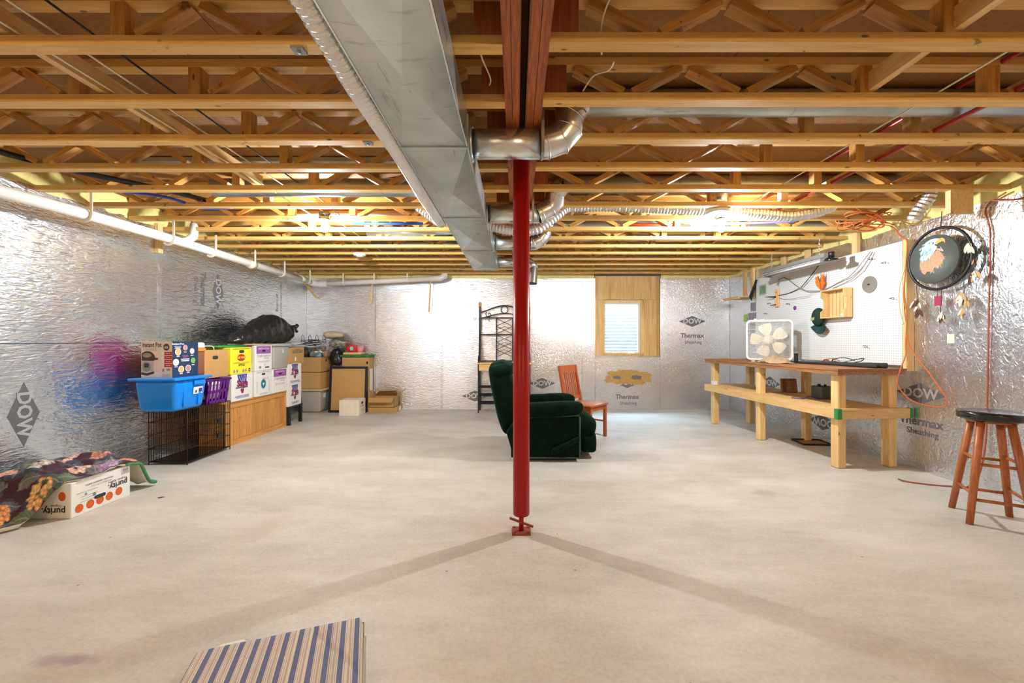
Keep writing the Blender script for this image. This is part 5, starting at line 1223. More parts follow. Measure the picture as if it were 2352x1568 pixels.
for z0, z1, n_ in ((1.37, 1.65, 2), (.96, 1.35, 3)):
    h = (z1 - z0) / n_
    for i in range(n_):
        mb.bar((x0, yb, z0 + i * h), (x1, yb, z0 + i * h + h), .008, .014, (0, 1, 0)); mb.bar((x1, yb + .004, z0 + i * h), (x0, yb + .004, z0 + i * h + h), .008, .014, (0, 1, 0))
        if i < n_ - 1:
            mb.bar((x0, yb, z0 + (i + .5) * h), ((x0 + x1) / 2, yb, z0 + (i + 1) * h + .0), .006, .012, (0, 1, 0)); mb.bar((x1, yb, z0 + (i + .5) * h), ((x0 + x1) / 2, yb, z0 + (i + 1) * h), .006, .012, (0, 1, 0))
mb.build('lattice', BM, t)

# ------------------------------------------------------------------ workbench
t = thing('workbench', 'long rough wooden workbench before the pegboard', 'workbench', (3.37, 5.0, 0)); o = t.location
# bench runs slightly askew: front line from (3.13, 3.95) to (2.95, 6.22)
U = Vector((-.18, 2.27, 0)).normalized(); W = Vector((U.y, -U.x, 0)); A = Vector((3.115, 3.955, 0)); BL = 2.29; BWd = .66
def bp(u, w, z): return A + U * u + W * w + Vector((0, 0, z))
def bbox(mb, u0, u1, w0, w1, z0, z1):
    mb.add([bp(u0, w0, z0), bp(u1, w0, z0), bp(u1, w1, z0), bp(u0, w1, z0), bp(u0, w0, z1), bp(u1, w0, z1), bp(u1, w1, z1), bp(u0, w1, z1)], [(0, 1, 2, 3), (7, 6, 5, 4), (0, 4, 5, 1), (1, 5, 6, 2), (2, 6, 7, 3), (3, 7, 4, 0)]); return mb
for u, w in ((.015, .012), (.015, .55), (1.15, .012), (1.09, .57), (2.16, .012), (2.16, .57)):
    wd = .092 if u < 1 or u > 2 else .075
    x = bbox(MB(o), u, u + wd, w, w + .088, 0, .93).build('leg', M['stud'], t, fixn=True)
    bv = x.modifiers.new('bevel', 'BEVEL'); bv.width = .012; bv.segments = 2
x = bbox(MB(o), -.045, BL + .03, -.045, BWd + .01, .952, .972).build('top_board', M['benchtop'], t, fixn=True)
bbox(MB(o), -.04, BL + .02, -.04, -.002, .915, .951).build('front_rail', M['benchtop'], t, fixn=True)
bbox(MB(o), -.04, -.002, 0, BWd, .915, .951).build('end_rail', M['benchtop'], t, fixn=True)
bbox(MB(o), 0, BL, BWd - .03, BWd, .93, .951).build('back_rail', M['benchtop'], t, fixn=True)
x = bbox(MB(o), -.03, BL + .06, -.03, .008, .488, .585).build('front_stretcher', M['study'], t, fixn=True)
x = bbox(MB(o), -.032, .010, .0101, BWd + .06, .488, .585).build('end_stretcher', M['studx'], t, fixn=True)
M['greenpaint'] = mat('greenpaint', (.03, .26, .06), .5)
x = bbox(MB(o), -.033, .010, -.034, .0095, .487, .586).build('painted_end', M['greenpaint'], t, fixn=True)
x = bbox(MB(o), -.034, .012, BWd + .0605, BWd + .085, .487, .586).build('painted_end', M['greenpaint'], t, fixn=True)
x = bbox(MB(o), .012, BL + .03, .010, BWd - .04, .576, .588).build('shelf_board', M['ply'], t, fixn=True)
# things on the lower shelf
SZ = .589
p = bp(2.18, .03, SZ); tag(MB().box(p.x - .03, p.x + .03, p.y - .03, p.y + .03, SZ, SZ + .055).build('small_block', M['white']), 'small white block at the far end of the bench\'s lower shelf', 'block')
t = thing('serving_tray', 'dark brown shallow tray leaning on the bench\'s lower shelf', 'tray', bp(1.12, .38, SZ + .010)); t.rotation_euler = (-.25, 0, -.25)
MB().box(-.085, .085, 0, .012, 0, .17).build('back', M['benchtop'], t); MB().box(-.085, .085, -.03, 0, 0, .012).box(-.085, .085, -.03, 0, .158, .17).box(-.085, -.073, -.03, 0, .0121, .1579).box(.073, .085, -.03, 0, .0121, .1579).build('rim', M['kraftdark'], t)
t = thing('power_box', 'grey metal box with black knobs on the bench\'s lower shelf', 'box', bp(.66, .42, SZ)); M['greymetal'] = mat('greymetal', (.07, .075, .065), .6, var=.5, scale=20)
MB().rbox(-.075, .075, -.08, .08, 0, .14, .008).build('case', M['greymetal'], t); MB().lathe([(0, .14), (.018, .14), (.016, .165), (0, .165)], (-.04, 0, 0), 12).build('knob', M['black'], t); MB().lathe([(0, .14), (.014, .14), (.012, .16), (0, .16)], (.03, 0, 0), 12).build('knob', M['black'], t)
p = bp(.62, .20, SZ); cable('cord', [p + Vector(q) for q in ((-.12, .08, .006), (-.04, .0, .006), (.04, .02, .025), (.10, -.03, .006), (.16, -.01, .006))], .005, M['inkblue'], 'short blue cord on the lower shelf before the grey box', 'cord')
t = thing('floor_tray', 'flat black tray on the floor under the bench', 'tray', (3.60, 4.98, 0), -.1)
MB().box(-.16, .16, -.13, .13, 0, .006).build('bottom', M['benchtop'], t); MB().box(-.165, .165, -.135, -.125, 0, .022).box(-.165, .165, .125, .135, 0, .022).box(-.165, -.155, -.125, .125, 0, .022).box(.155, .165, -.125, .125, 0, .022).build('rim', M['black'], t)
tag(MB().bar((3.66, 4.50, .004), (3.74, 4.62, .22), .2, .004, (0, 0, 1)).build('clear_panel', M['glass']), 'clear plastic panel leaning on the floor under the bench', 'panel')
# on the bench top
BT = .9725
tag(MB().bar(bp(2.10, .08, BT + .008), bp(1.78, .22, BT + .008), .05, .014).build('dark_bar', M['benchtop']), 'thin dark wooden bar on the far end of the bench top', 'board')
# box fan
c = Vector((3.335, 5.40, BT)); al = -.44
t = thing('box_fan', 'white box fan standing on the bench top', 'fan', c, al)
WH = M['white']; R_ = .262
def rr(half, r, z, y, n=6):
    out = []
    for qx, qz, a0_ in ((half - r, half - r, 0), (-(half - r), half - r, PI / 2), (-(half - r), -(half - r), PI), (half - r, -(half - r), 1.5 * PI)):
        for k in range(n + 1): a = a0_ + PI / 2 * k / n; out.append((qx + r * math.cos(a), y, z + qz + r * math.sin(a)))
    return out
fz_ = .282
mb = MB()
for (h1, r1, y1), (h2, r2, y2) in (((R_, .05, -.055), (R_, .05, .055)), ((R_, .05, .055), (R_ - .02, .04, .055)), ((R_ - .02, .04, .055), (R_ - .02, .04, -.055)), ((R_ - .02, .04, -.055), (R_, .05, -.055))):
    a = rr(h1, r1, fz_, y1); b_ = rr(h2, r2, fz_, y2); n_ = len(a)
    mb.add(a + b_, [(i, (i + 1) % n_, n_ + (i + 1) % n_, n_ + i) for i in range(n_)], 0, True)
mb.build('housing', WH, t)
MB().tube(rr(R_ - .004, .05, fz_, -.055), .009, 8, cyc=True).build('front_rim', WH, t)
for yy in (-.056, .056):
    mb = MB()
    for i in range(30):
        z = fz_ - R_ + .03 + i * (2 * R_ - .06) / 29; mb.tube([(-R_ + .02, yy, z), (R_ - .02, yy, z)], .0017, 4)
    for i in range(7):
        x = -R_ + .04 + i * (2 * R_ - .08) / 6; mb.tube([(x, yy - .002, fz_ - R_ + .02), (x, yy - .002, fz_ + R_ - .02)], .0013, 4)
    x = mb.build('grille', WH, t)
MB().lathe([(0, -.02), (.062, -.02), (.066, 0), (.066, .05), (0, .05)], n=28, M=Matrix.Rotation(PI / 2, 4, 'X').to_3x3().to_4x4(), c=(0, .03, fz_)).build('hub', M['cream'], t)
for k in range(5):
    a = k * 2 * PI / 5 + PI / 2 + .25
    def bl(u, v):
        r = .05 + .165 * u; ang = a + (v - .5) * (.52 + .42 * math.sin(PI * min(u * .9, 1)))
        return Vector((r * math.cos(ang), .0 + .035 * (v - .5) - .01, fz_ + r * math.sin(ang)))
    mb = MB().grid(bl, 8, 8); mb.grid(lambda u, v: bl(u, v) + Vector((0, .004, 0)), 8, 8); mb.build('blade', M['cream'], t)
MB().rbox(-.17, -.14, -.03, .01, 2 * R_ + .02, 2 * R_ + .042, .004).rbox(-.10, -.05, -.02, .02, 2 * R_ + .02, 2 * R_ + .034, .004).build('control_knob', WH, t)
MB().box(-.2, -.16, -.05, .05, 0, .022).box(.16, .2, -.05, .05, 0, .022).build('foot', WH, t)
# beige cloth heap
def cl(u, v):
    q = bp(1.20 - .40 * u, -.035 + .29 * v, 0); r = math.hypot(u - .45, v - .5)
    z = BT + .004 + max(0, .07 * (1 - (r / .55) ** 2)) + .05 * abs(mnoise.noise((u * 5 + v * 2, v * 3, 1.2))) * max(0, 1 - r) * (1 if r < .6 else .3) + .012 * math.sin(u * 40 + v * 9) * max(0, 1 - r * 1.7)
    if v < .22 and u < .22: z -= 0
    return Vector((q.x, q.y, max(z, BT + .002)))
t = tag(MB().grid(cl, 60, 40).build('cloth', mat('drill', (.44, .31, .18), .85, var=.15)), 'crumpled tan cloth on the bench top before the fan', 'cloth')
# rolled black mesh
p0, p1 = bp(.90, .34, BT + .015), bp(-.02, .48, BT + .028)
mb = MB().tube([p0, p0.lerp(p1, .4), p1], [.012, .018, .027], 18); mb.tube([p0 + Vector((.05, .02, .0)), p1 + Vector((-.07, .02, -.008))], [.010, .020], 14); mb.tube([p0 + Vector((.01, .25, -.003)), p0.lerp(p1, .85) + Vector((-.05, 0, -.004))], [.010, .018], 12)
tag(mb.build('mesh_roll', mat('meshroll', (.03, .035, .035), .6, var=.5, scale=60, bump=.6, bscale=200)), 'long roll of black mesh lying on the bench top', 'mesh roll')
tag(MB().bar(bp(.98, .36, BT), bp(.98, .36, BT + .12), .03, .03).bar(bp(1.02, .30, BT + .006), bp(.935, .42, BT + .006), .05, .012).build('stand', M['black']), 'short black upright stand at the left end of the mesh roll', 'stand')
q = bp(.66, .50, BT + .012); cable('cord', [q + Vector((.12 * math.cos(a) , .10 * math.sin(a * 1.3), .03 + .025 * math.sin(a * 2.2))) for a in [k * .7 for k in range(14)]], .0045, M['browncord'], 'looped reddish brown cord behind the mesh roll', 'cord')
q = bp(.50, .56, BT + .012); cable('cord', [q + Vector((.09 * math.cos(a * 1.2), .13 * math.sin(a), .04 + .03 * math.sin(a * 1.7))) for a in [k * .8 for k in range(10)]], .0045, M['black'], 'looped black cord behind the mesh roll', 'cord')

# ------------------------------------------------------------------ pegboard wall
PGX = 3.795
t = thing('pegboard', 'large white pegboard in a lumber frame on the right wall', 'pegboard', (PGX, 5.24, 1.0)); o = t.location
py0, py1, pz0, pz1 = 4.02, 6.46, 1.0, 2.22
MB(o).box(PGX, PGX + .006, py0, py1, pz0, pz1).build('panel', M['peg'], t)
MB(o).box(PGX + .0065, XR - .003, py0 - .036, py0, .945, pz1 + .01).build('edge_stud', M['stud'], t)
for yy in (4.6, 5.36, 5.84): MB(o).box(PGX + .0065, PGX + .0445, yy - .035, yy + .035, pz1 - .3, ZC + .03).build('hanging_stud', M['stud'], t)
def peghook(px, py, w=14):
    p = atX(px, py, PGX - .004); s_ = p.y / F
    MB(o).tube([p + Vector((.004, 0, 0)), p + Vector((-.02, 0, 0)), p + Vector((-.028, -w * s_ * .5, .002)), p + Vector((-.03, -w * s_, 0)), p + Vector((-.03, -w * s_, -.02))], .0028, 6).build('peg', M['ink'], t)
for px, py in ((2047, 685), (1986, 794), (1998, 596), (2028, 604), (1808, 698), (1757, 720), (1765, 697)): peghook(px, py)
# shop light hung on chains
def chain(name, x, y, z0, z1, label):
    mb = MB(); n_ = int((z1 - z0) / .028)
    for i in range(n_):
        z = z0 + (i + .5) * (z1 - z0) / n_; a = i % 2
        mb.tube([(x + (.008 * math.cos(k) if a else 0), y + (0 if a else .008 * math.cos(k)), z + .018 * math.sin(k)) for k in [2 * PI * q / 10 for q in range(10)]], .0024, 5, cyc=True)
    tag(mb.build(name, M['pipe']), label, 'chain')
SLX = 3.50
t = thing('shop_light', 'long unlit grey shop light hanging before the pegboard', 'light fixture', (SLX, 5.16, 2.175)); o = t.location
MB(o).prism([(-.085, -.012), (.085, -.012), (.04, .012), (.035, .055), (-.035, .055), (-.04, .012)], (SLX, 4.60, 2.175), (1, 0, 0), (0, 0, 1), (0, 1.12, 0)).build('housing', mat('greyhousing', (.24, .24, .22), .5), t, fixn=True)
for dx in (-.045, .045): MB(o).tube([(SLX + dx, 4.63, 2.145), (SLX + dx, 5.69, 2.145)], .013, 12).build('tube', mat('tubeoff', (.66, .67, .68), .3), t)
MB(o).box(SLX - .082, SLX + .082, 4.606, 5.714, 2.1595, 2.1628).build('reflector', M['white'], t)
for ye in (4.61, 5.695): MB(o).box(SLX - .07, SLX + .07, ye, ye + .015, 2.125, 2.159).build('end_plate', M['inkgrey'], t)
chain('hanging_chain', SLX, 4.72, 2.23, 2.43, 'short chain holding the near end of the shop light'); chain('hanging_chain', SLX, 5.6, 2.23, 2.43, 'short chain holding the far end of the shop light')
t = thing('clamp_lamp', 'small black dome lamp clamped to the near end of the shop light', 'lamp', (3.47, 4.50, 2.12)); 
MB().lathe([(.068, 0), (.072, .004), (.06, .026), (.038, .042), (.026, .048), (0, .048)], n=28).build('shade', M['blackgloss'], t); MB().lathe([(0, .048), (.03, .048), (.03, .098), (.026, .10), (0, .10)], n=20).build('socket', M['black'], t)
Face(t, (3.47, 4.50 - .062, 2.142), (1, 0, 0), (0, .6, .8)).poly(slot(0, 0, .05, .014), M['inkgrey'], 'oval_label', .006)
# wooden crate hung on the pegboard
t = thing('wooden_crate', 'pine slatted crate hung sideways on the pegboard', 'crate', (3.74, 4.79, 1.51)); o = t.location; KX0, KX1, KY0, KY1, KZ0, KZ1 = 3.685, 3.782, 4.60, 4.955, 1.512, 1.845
for i in range(6):
    w_ = (KY1 - KY0 - .03) / 6; y_ = KY0 + .015 + i * w_; MB(o).box(KX1, KX1 + .010, y_ + .005, y_ + w_ - .004, KZ0 + .004, KZ1 - .004).build('slat', M['stud'], t)
for y_ in (KY0, KY1 - .014):
    pr = [(0, 0), (.0, .075), (.035, .11), (.035, .22), (0, .255), (0, .333), (.097, .333), (.097, 0)]
    MB(o).prism(pr, (KX0, y_, KZ0), (1, 0, 0), (0, 0, 1), (0, .014, 0)).build('end_panel', M['stud'], t, fixn=True)
for z_ in (KZ0, KZ1 - .012): MB(o).box(KX0, KX1 - .0005, KY0 + .0145, KY1 - .0145, z_, z_ + .012).build('side_slat', M['study'], t)
tag(MB().rbox(3.735, 3.77, 4.66, 4.72, 1.526, 1.56, .012).build('paper_wad', M['white']), 'small white wad lying in the hung crate', 'paper')
# saw blade
t = thing('saw_blade', 'round steel saw blade hung on the pegboard', 'saw blade', (PGX - .012, 4.385, 1.846)); prof = []
for k in range(80): r = .0915 if k % 2 else .087; prof.append((r * math.cos(2 * PI * k / 80), r * math.sin(2 * PI * k / 80)))
MB().prism(prof, (0, 0, 0), (0, -1, 0), (0, 0, 1), (.002, 0, 0)).build('disc', mat('steel', (.62, .62, .60), .28, metal=.85, bump=.1, bscale=4), t, fixn=True)
MB().tube([(.006, 0, 0), (-.012, 0, 0)], .008, 10).build('arbor_peg', M['ink'], t)
# cap
t = thing('cap', 'dark green baseball cap hung on the pegboard beside the crate', 'cap', (3.755, 5.048, 1.50))
def crown(p):
    if p.x > .02: p.x = .02 + (p.x - .02) * .3
    return p
MB().sq((-.02, .005, .035), (.062, .088, .115), 1, 1, 28, 16, fn=crown).build('crown', M['darkgreen'], t)
def brim(u, v): a = (u - .5) * 2.3; r = .048 + .115 * v; return Vector((-.03 + .03 * math.cos(a * 1.3) - .03 * v, -.03 + .8 * r * math.sin(a), -.02 - r * math.cos(a) * .95))
mb = MB().grid(brim, 18, 8); mb.grid(lambda u, v: brim(u, v) + Vector((.006, 0, 0)), 18, 8); mb.build('brim', mat('capbrim', (.008, .05, .045), .8), t)
MB().add([(-.085, .055, -.01), (-.088, -.015, .0), (-.086, -.02, .035), (-.083, .05, .028)], [(0, 1, 2, 3)]).build('badge', mat('badge', (.35, .40, .22), .7, var=.4, scale=60), t)
# purple disc, stick, picture, flag, tag
t = thing('purple_disc', 'small purple round tag on the pegboard', 'disc', (PGX - .006, 5.56, 1.69)); MB().lathe([(0, -.004), (.026, -.004), (.026, .004), (0, .004)], n=24, M=Matrix.Rotation(PI / 2, 4, 'Y')).build('disc', M['purple'], t); MB().lathe([(0, .004), (.009, .004), (.008, .009), (0, .009)], n=12, M=Matrix.Rotation(-PI / 2, 4, 'Y')).build('centre', mat('lilac', (.5, .2, .6), .4), t)
t = thing('wood_hook_board', 'short tan board with twig hooks on the pegboard above the fan', 'board', (3.785, 5.92, 1.72)); o = t.location
MB(o).prism(slot(0, .14, .30, .085), (3.786, 5.94, 1.735), (0, 0, 1), (0, -1, 0), (-.018, 0, 0)).build('board', M['stud'], t, fixn=True) if 0 else MB(o).box(3.768, 3.786, 5.885, 5.965, 1.735, 1.99).build('board', M['stud'], t)
MB(o).tube([(3.768, 5.93, 1.88), (3.70, 5.98, 1.885), (3.66, 6.02, 1.89)], [.012, .009, .003], 8).tube([(3.768, 5.93, 1.77), (3.72, 5.99, 1.76)], [.009, .004], 8).build('hook', M['black'], t)
MB(o).lathe([(0, 0), (.012, .0), (.010, .008), (0, .010)], (3.768, 5.925, 1.945), 10, M=Matrix.Rotation(-PI / 2, 4, 'Y')).build('screw', M['chest'], t)
t = thing('small_picture', 'small green picture in a pale frame at the far end of the pegboard', 'picture', (PGX - .002, 6.28, 2.02)); o = t.location
MB(o).box(PGX - .010, PGX - .0005, 6.185, 6.37, 1.945, 2.11).build('mount', mat('palegreen', (.48, .58, .44), .6), t); MB(o).box(PGX - .012, PGX - .0102, 6.205, 6.35, 1.965, 2.09).build('print', mat('greenprint', (.22, .34, .24), .6, var=.7, scale=28), t)
tag(MB().add([(3.77, 6.44, 2.21), (3.775, 6.40, 2.20), (3.72, 6.535, 1.95), (3.73, 6.48, 1.87)], [(0, 1, 3, 2)]).add([(3.774, 6.444, 2.21), (3.779, 6.404, 2.20), (3.724, 6.539, 1.95), (3.734, 6.484, 1.87)], [(2, 3, 1, 0)]).build('pennant', M['darkgreen']), 'dark green pennant hanging at the far edge of the pegboard', 'pennant')
mb = MB()
rr_ = random.Random(5)
for k in range(46):
    s_ = 1 if k % 2 else -1; z0_ = 1.87 + rr_.random() * .05; e = Vector((3.75 - rr_.random() * .03, 5.03 + s_ * (.03 + .035 * rr_.random()), z0_ + .05 + rr_.random() * .11)); b0_ = Vector((3.765, 5.03 + s_ * .012, z0_))
    mb.tube([b0_, b0_.lerp(e, .5) + Vector((-.006, s_ * .01, 0)), e], [.009, .011, .003], 5)
tag(mb.build('feather_tuft', mat('orangefeather', (.90, .20, .015), .7, var=.25)), 'bright orange feather tuft hung on the pegboard above the crate', 'feathers')
BR = mat('bark', (.30, .27, .24), .8, var=.3, scale=30); BK = mat('barkdark', (.05, .04, .035), .8)
def twig(pts, r0, r1, m, label):
    P = [atX(a, b, PGX - .03 - .02 * math.sin(i)) for i, (a, b) in enumerate(pts)]
    n_ = len(P); tag(MB().tube(P, [(r0 + (r1 - r0) * i / (n_ - 1)) * .62 for i in range(n_)], 8).build('branch', m), label, 'branch')
twig([(2000, 577), (1985, 596), (1968, 618), (1950, 636), (1925, 649), (1905, 660), (1885, 668), (1870, 668), (1852, 668), (1838, 662), (1826, 654), (1812, 643), (1800, 637), (1790, 641), (1785, 655)], .006, .012, BR, 'long grey branch curving across the pegboard, upper one')
twig([(2004, 578), (1992, 598), (1978, 620), (1958, 640), (1935, 652), (1912, 662)], .009, .005, BR, 'grey branch running beside the upper branch, right half of the pegboard')
twig([(1880, 610), (1868, 626), (1852, 646), (1840, 660), (1820, 670), (1806, 675), (1788, 678)], .007, .009, BK, 'black crooked branch sloping down on the pegboard')
twig([(1870, 670), (1855, 680), (1840, 682), (1822, 686), (1800, 687), (1790, 684)], .003, .006, BR, 'thin grey branch below the black branch')
# birdhouse-like wooden shelf near the corner with its posts
t = thing('corner_shelf', 'wooden overhead shelf on posts in the far right corner', 'shelf', (3.66, 6.9, 1.95)); o = t.location
MB(o).box(3.55, XR - .004, 6.55, 7.02, 1.945, 1.963).build('shelf_board', M['ply'], t)
MB(o).box(3.56, 3.60, 6.57, 7.0, 1.925, 1.9445).build('batten', M['study'], t)
MB(o).box(3.785, 3.825, 6.76, 6.83, 1.9635, ZC + .04).build('post', M['stud'], t); MB(o).box(3.835, 3.872, 6.62, 6.69, 1.9635, ZC + .04).build('post', M['stud'], t)
# papers pinned on the wall beside the pegboard
t = thing('wall_papers', 'grey photo papers pinned on the wall behind the fan', 'paper', (XR - .004, 6.75, 1.5)); o = t.location
PG = mat('photoprint', (.24, .24, .27), .5, var=.7, scale=22)
for (y_, z_, a, b_) in ((6.75, 1.64, .19, .13), (6.75, 1.50, .18, .13), (6.77, 1.37, .18, .11), (6.72, 1.80, .09, .14)): MB(o).box(XR - .006, XR - .003, y_ - a, y_ + a * .4, z_ - b_ / 2, z_ + b_ / 2).build('sheet', PG, t)
tag(MB().box(XR - .007, XR - .003, 6.86, 6.96, 1.57, 1.69).build('green_tag', mat('lime', (.30, .50, .14), .5, var=.4, scale=40)), 'small green tag pinned beside the grey photo papers', 'paper')

# ------------------------------------------------------------------ round eagle hanging and cords on the right wall
EX = XR - .07
t = thing('eagle_hanging', 'round black hoop with a painted eagle disc and feathers on the right wall', 'wall hanging', (EX, 3.60, 1.98)); o = t.location
MB(o).tube([(EX - .01, 3.68 + .273 * math.cos(a), 1.98 + .273 * math.sin(a)) for a in [2 * PI * k / 64 for k in range(64)]], .0125, 10, cyc=True).build('hoop', M['black'], t)
dc = Vector((EX - .045, 3.685, 1.975)); dr = .215
MB(o).lathe([(0, -.012), (dr, -.012), (dr + .003, 0), (dr, .012), (0, .012)], dc, 64, M=Matrix.Rotation(PI / 2, 4, 'Y')).build('disc', mat('slate', (.09, .105, .095), .6), t)
MB(o).tube([(EX - .01, 3.66, 2.253), (EX, 3.66, 2.40)], .003, 6).build('hang_cord', M['black'], t)
f = Face(t, (dc.x - .012, dc.y, dc.z), (0, -1, 0), FZ)
# painted head: feathers as many small strokes, coloured by place
def E(px, py): q = atX(px, py, dc.x - .0125); return (dc.y - q.y, q.z - dc.z)
S_ = 180 / 1086.0
def EC(cx_, cy_): return E(2080 + cx_ * S_, 500 + cy_ * S_)
f.poly([EC(*p) for p in ((470, 285), (410, 285), (340, 305), (280, 345), (235, 400), (215, 470), (210, 540), (205, 600), (270, 605), (330, 560), (380, 500), (420, 440), (440, 400), (400, 375), (430, 330))], mat('eaglewhite', (.50, .70, .68), .6, var=.4, scale=40), 'painted_head', .001)
f.poly([EC(*p) for p in ((205, 600), (270, 605), (330, 560), (380, 500), (430, 450), (470, 455), (520, 510), (535, 560), (510, 620), (470, 670), (400, 690), (370, 745), (300, 745), (270, 790), (235, 770), (205, 700), (195, 650))], mat('eaglebrown', (.55, .27, .15), .6, var=.5, scale=70), 'painted_neck', .0014)
f.poly([EC(*p) for p in ((405, 360), (430, 325), (465, 290), (505, 275), (540, 290), (550, 320), (545, 352), (530, 325), (505, 325), (470, 340), (430, 370))], mat('eaglebeak', (.80, .38, .08), .5), 'painted_beak', .0018)
f.poly([EC(*p) for p in ((400, 415), (440, 425), (480, 425), (500, 445), (470, 375), (485, 395), (530, 455), (515, 465), (470, 450), (420, 440))], mat('eagletongue', (.70, .42, .32), .5), 'painted_jaw', .0021)
f.poly(ell(*EC(380, 350), .009, .006), M['ink'], 'painted_eye', .0022)
st = [[], [], []]; r3 = random.Random(9)
for k in range(150):
    cx_, cy_ = r3.uniform(215, 420), r3.uniform(300, 590)
    if cy_ < 300 + (420 - cx_) * .35 or cx_ > 470 - cy_ * .2: continue
    L_ = r3.uniform(25, 70); a_ = r3.uniform(2.0, 2.6) if cy_ < 450 else r3.uniform(1.8, 2.3); dx, dy = L_ * math.cos(a_), L_ * math.sin(a_); w_ = r3.uniform(2, 5)
    st[k % 2].append([EC(cx_, cy_), EC(cx_ + dx * .5 + w_, cy_ + dy * .5), EC(cx_ + dx, cy_ + dy), EC(cx_ + dx * .5 - w_, cy_ + dy * .5)])
for k in range(170):
    cx_, cy_ = r3.uniform(205, 530), r3.uniform(480, 740)
    if cy_ < 760 - cx_ * .62 or cx_ - 300 > (760 - cy_) * 1.0 + 60: continue
    L_ = r3.uniform(25, 70); a_ = r3.uniform(.6, 2.2); dx, dy = L_ * math.cos(a_), L_ * math.sin(a_); w_ = r3.uniform(2, 5)
    st[2].append([EC(cx_, cy_), EC(cx_ + dx * .5 + w_, cy_ + dy * .5), EC(cx_ + dx, cy_ + dy), EC(cx_ + dx * .5 - w_, cy_ + dy * .5)])
for l_, m_ in zip(st, (mat('eaglestroke1', (.72, .82, .82), .6), mat('eaglestroke2', (.22, .48, .46), .6), mat('eaglestroke3', (.78, .50, .34), .6))): f.polys(l_, m_, 'painted_feathers', .0025)
def feathers(px, py, n_, cols, seed, L0=.09):
    r4 = random.Random(seed); c_ = atX(px, py, EX - .02); mb = MB(o)
    for k in range(n_):
        a_ = r4.uniform(-2.3, -.85); L_ = L0 * r4.uniform(.6, 1.1); b_ = c_ + Vector((-.012 * r4.random(), r4.uniform(-.02, .02), r4.uniform(-.02, .03)))
        d_ = Vector((r4.uniform(-.2, .1), math.cos(a_), math.sin(a_))); pr = d_.cross(Vector((1, 0, 0))).normalized(); w_ = L_ * .16
        q = [b_, b_ + d_ * L_ * .35 + pr * w_, b_ + d_ * L_ * .75 + pr * w_ * .8, b_ + d_ * L_, b_ + d_ * L_ * .75 - pr * w_ * .8, b_ + d_ * L_ * .35 - pr * w_]
        mb.add(q, [(0, 1, 2, 3, 4, 5)], k % len(cols)); mb.add([p + Vector((.0012, 0, 0)) for p in q], [(5, 4, 3, 2, 1, 0)], k % len(cols))
    mb.build('feather_cluster', cols, t)
FC = [mat('featherwhite', (.62, .60, .50), .8), mat('feathertan', (.46, .30, .14), .8), mat('featherdark', (.07, .03, .02), .8)]
feathers(2225, 565, 9, [FC[0]], 1, .09); feathers(2240, 598, 6, [FC[2], FC[1]], 2, .06); feathers(2236, 630, 9, FC, 3); feathers(2108, 690, 8, [FC[0], FC[2]], 4, .10); feathers(2112, 705, 5, [FC[2], FC[0]], 6, .10); feathers(2162, 720, 9, FC, 7, .10); feathers(2212, 675, 9, [FC[1], FC[0]], 8, .11); feathers(2214, 705, 6, [FC[1], FC[0]], 9, .10)
mb = MB(o)
for a_, b_ in (((2105, 655), (2108, 690)), ((2163, 660), (2160, 722)), ((2214, 645), (2214, 700)), ((2232, 580), (2236, 640)), ((2152, 660), (2154, 680))): mb.tube([atX(*a_, EX - .012), atX(*b_, EX - .02)], .002, 5)
mb.build('beaded_string', M['black'], t)
p = atX(2155, 690, EX - .02); MB(o).box(p.x - .004, p.x + .004, p.y - .028, p.y + .03, p.z - .045, p.z + .04).build('red_pouch', mat('redpouch', (.32, .02, .07), .6, var=.3, scale=30), t)
# orange extension cord: coil in the trusses, run down the pegboard's edge, loops at the bench
pts = []; r5 = random.Random(12)
for k in range(64):
    a_ = k * .62; rad = .10 + .11 * abs(math.sin(k * .37)); cxx = 3.42 + .06 * math.sin(k * .11)
    pts.append((cxx + rad * math.cos(a_) * 1.1, 4.02 + rad * math.sin(a_) * .7 + r5.uniform(-.02, .02), 2.43 + .06 * math.sin(k * .9) - .02 * r5.random()))
pts += [(3.70, 4.05, 2.38), (3.80, 4.04, 2.27), (3.79, 3.965, 2.20), (3.77, 3.96, 1.95), (3.765, 3.965, 1.7), (3.79, 3.97, 1.5), (3.775, 3.965, 1.2), (3.76, 3.95, 1.1), (3.68, 3.92, .96), (3.66, 3.92, .82), (3.72, 3.85, .68), (3.83, 3.70, .64), (3.85, 3.66, .72), (3.83, 3.80, .95), (3.80, 3.93, 1.15), (3.78, 3.965, 1.3)]
cable('extension_cord', pts, .0052, M['orangecord'], 'orange extension cord coiled in the trusses and hanging down the pegboard edge', 'cord', 7, 5)
cable('cord', [(3.83, 3.2, 2.40), (XR - .02, 3.36, 2.33), (XR - .02, 3.33, 2.1), (XR - .02, 3.34, 1.5), (XR - .02, 3.35, .8), (XR - .03, 3.36, .35), (3.80, 3.40, .05), (3.66, 3.48, .008), (3.50, 3.54, .008), (3.42, 3.60, .008), (3.38, 3.62, .02)], .006, M['browncord'], 'brown cord hanging down the right wall to the floor beside the stool', 'cord', 7, 6)
cable('cord', [(3.82, 3.30, 2.37), (3.84, 3.10, 2.32), (3.84, 2.85, 2.36), (3.84, 2.6, 2.44)], .006, M['browncord'], 'brown cord looping along the top of the right wall', 'cord')
cable('cord', [(3.79, 3.99, 1.95), (3.755, 4.01, 1.75), (3.75, 4.0, 1.55), (3.77, 3.98, 1.4)], .006, M['wirewhite'], 'pale loop of cord at the near edge of the pegboard', 'cord')
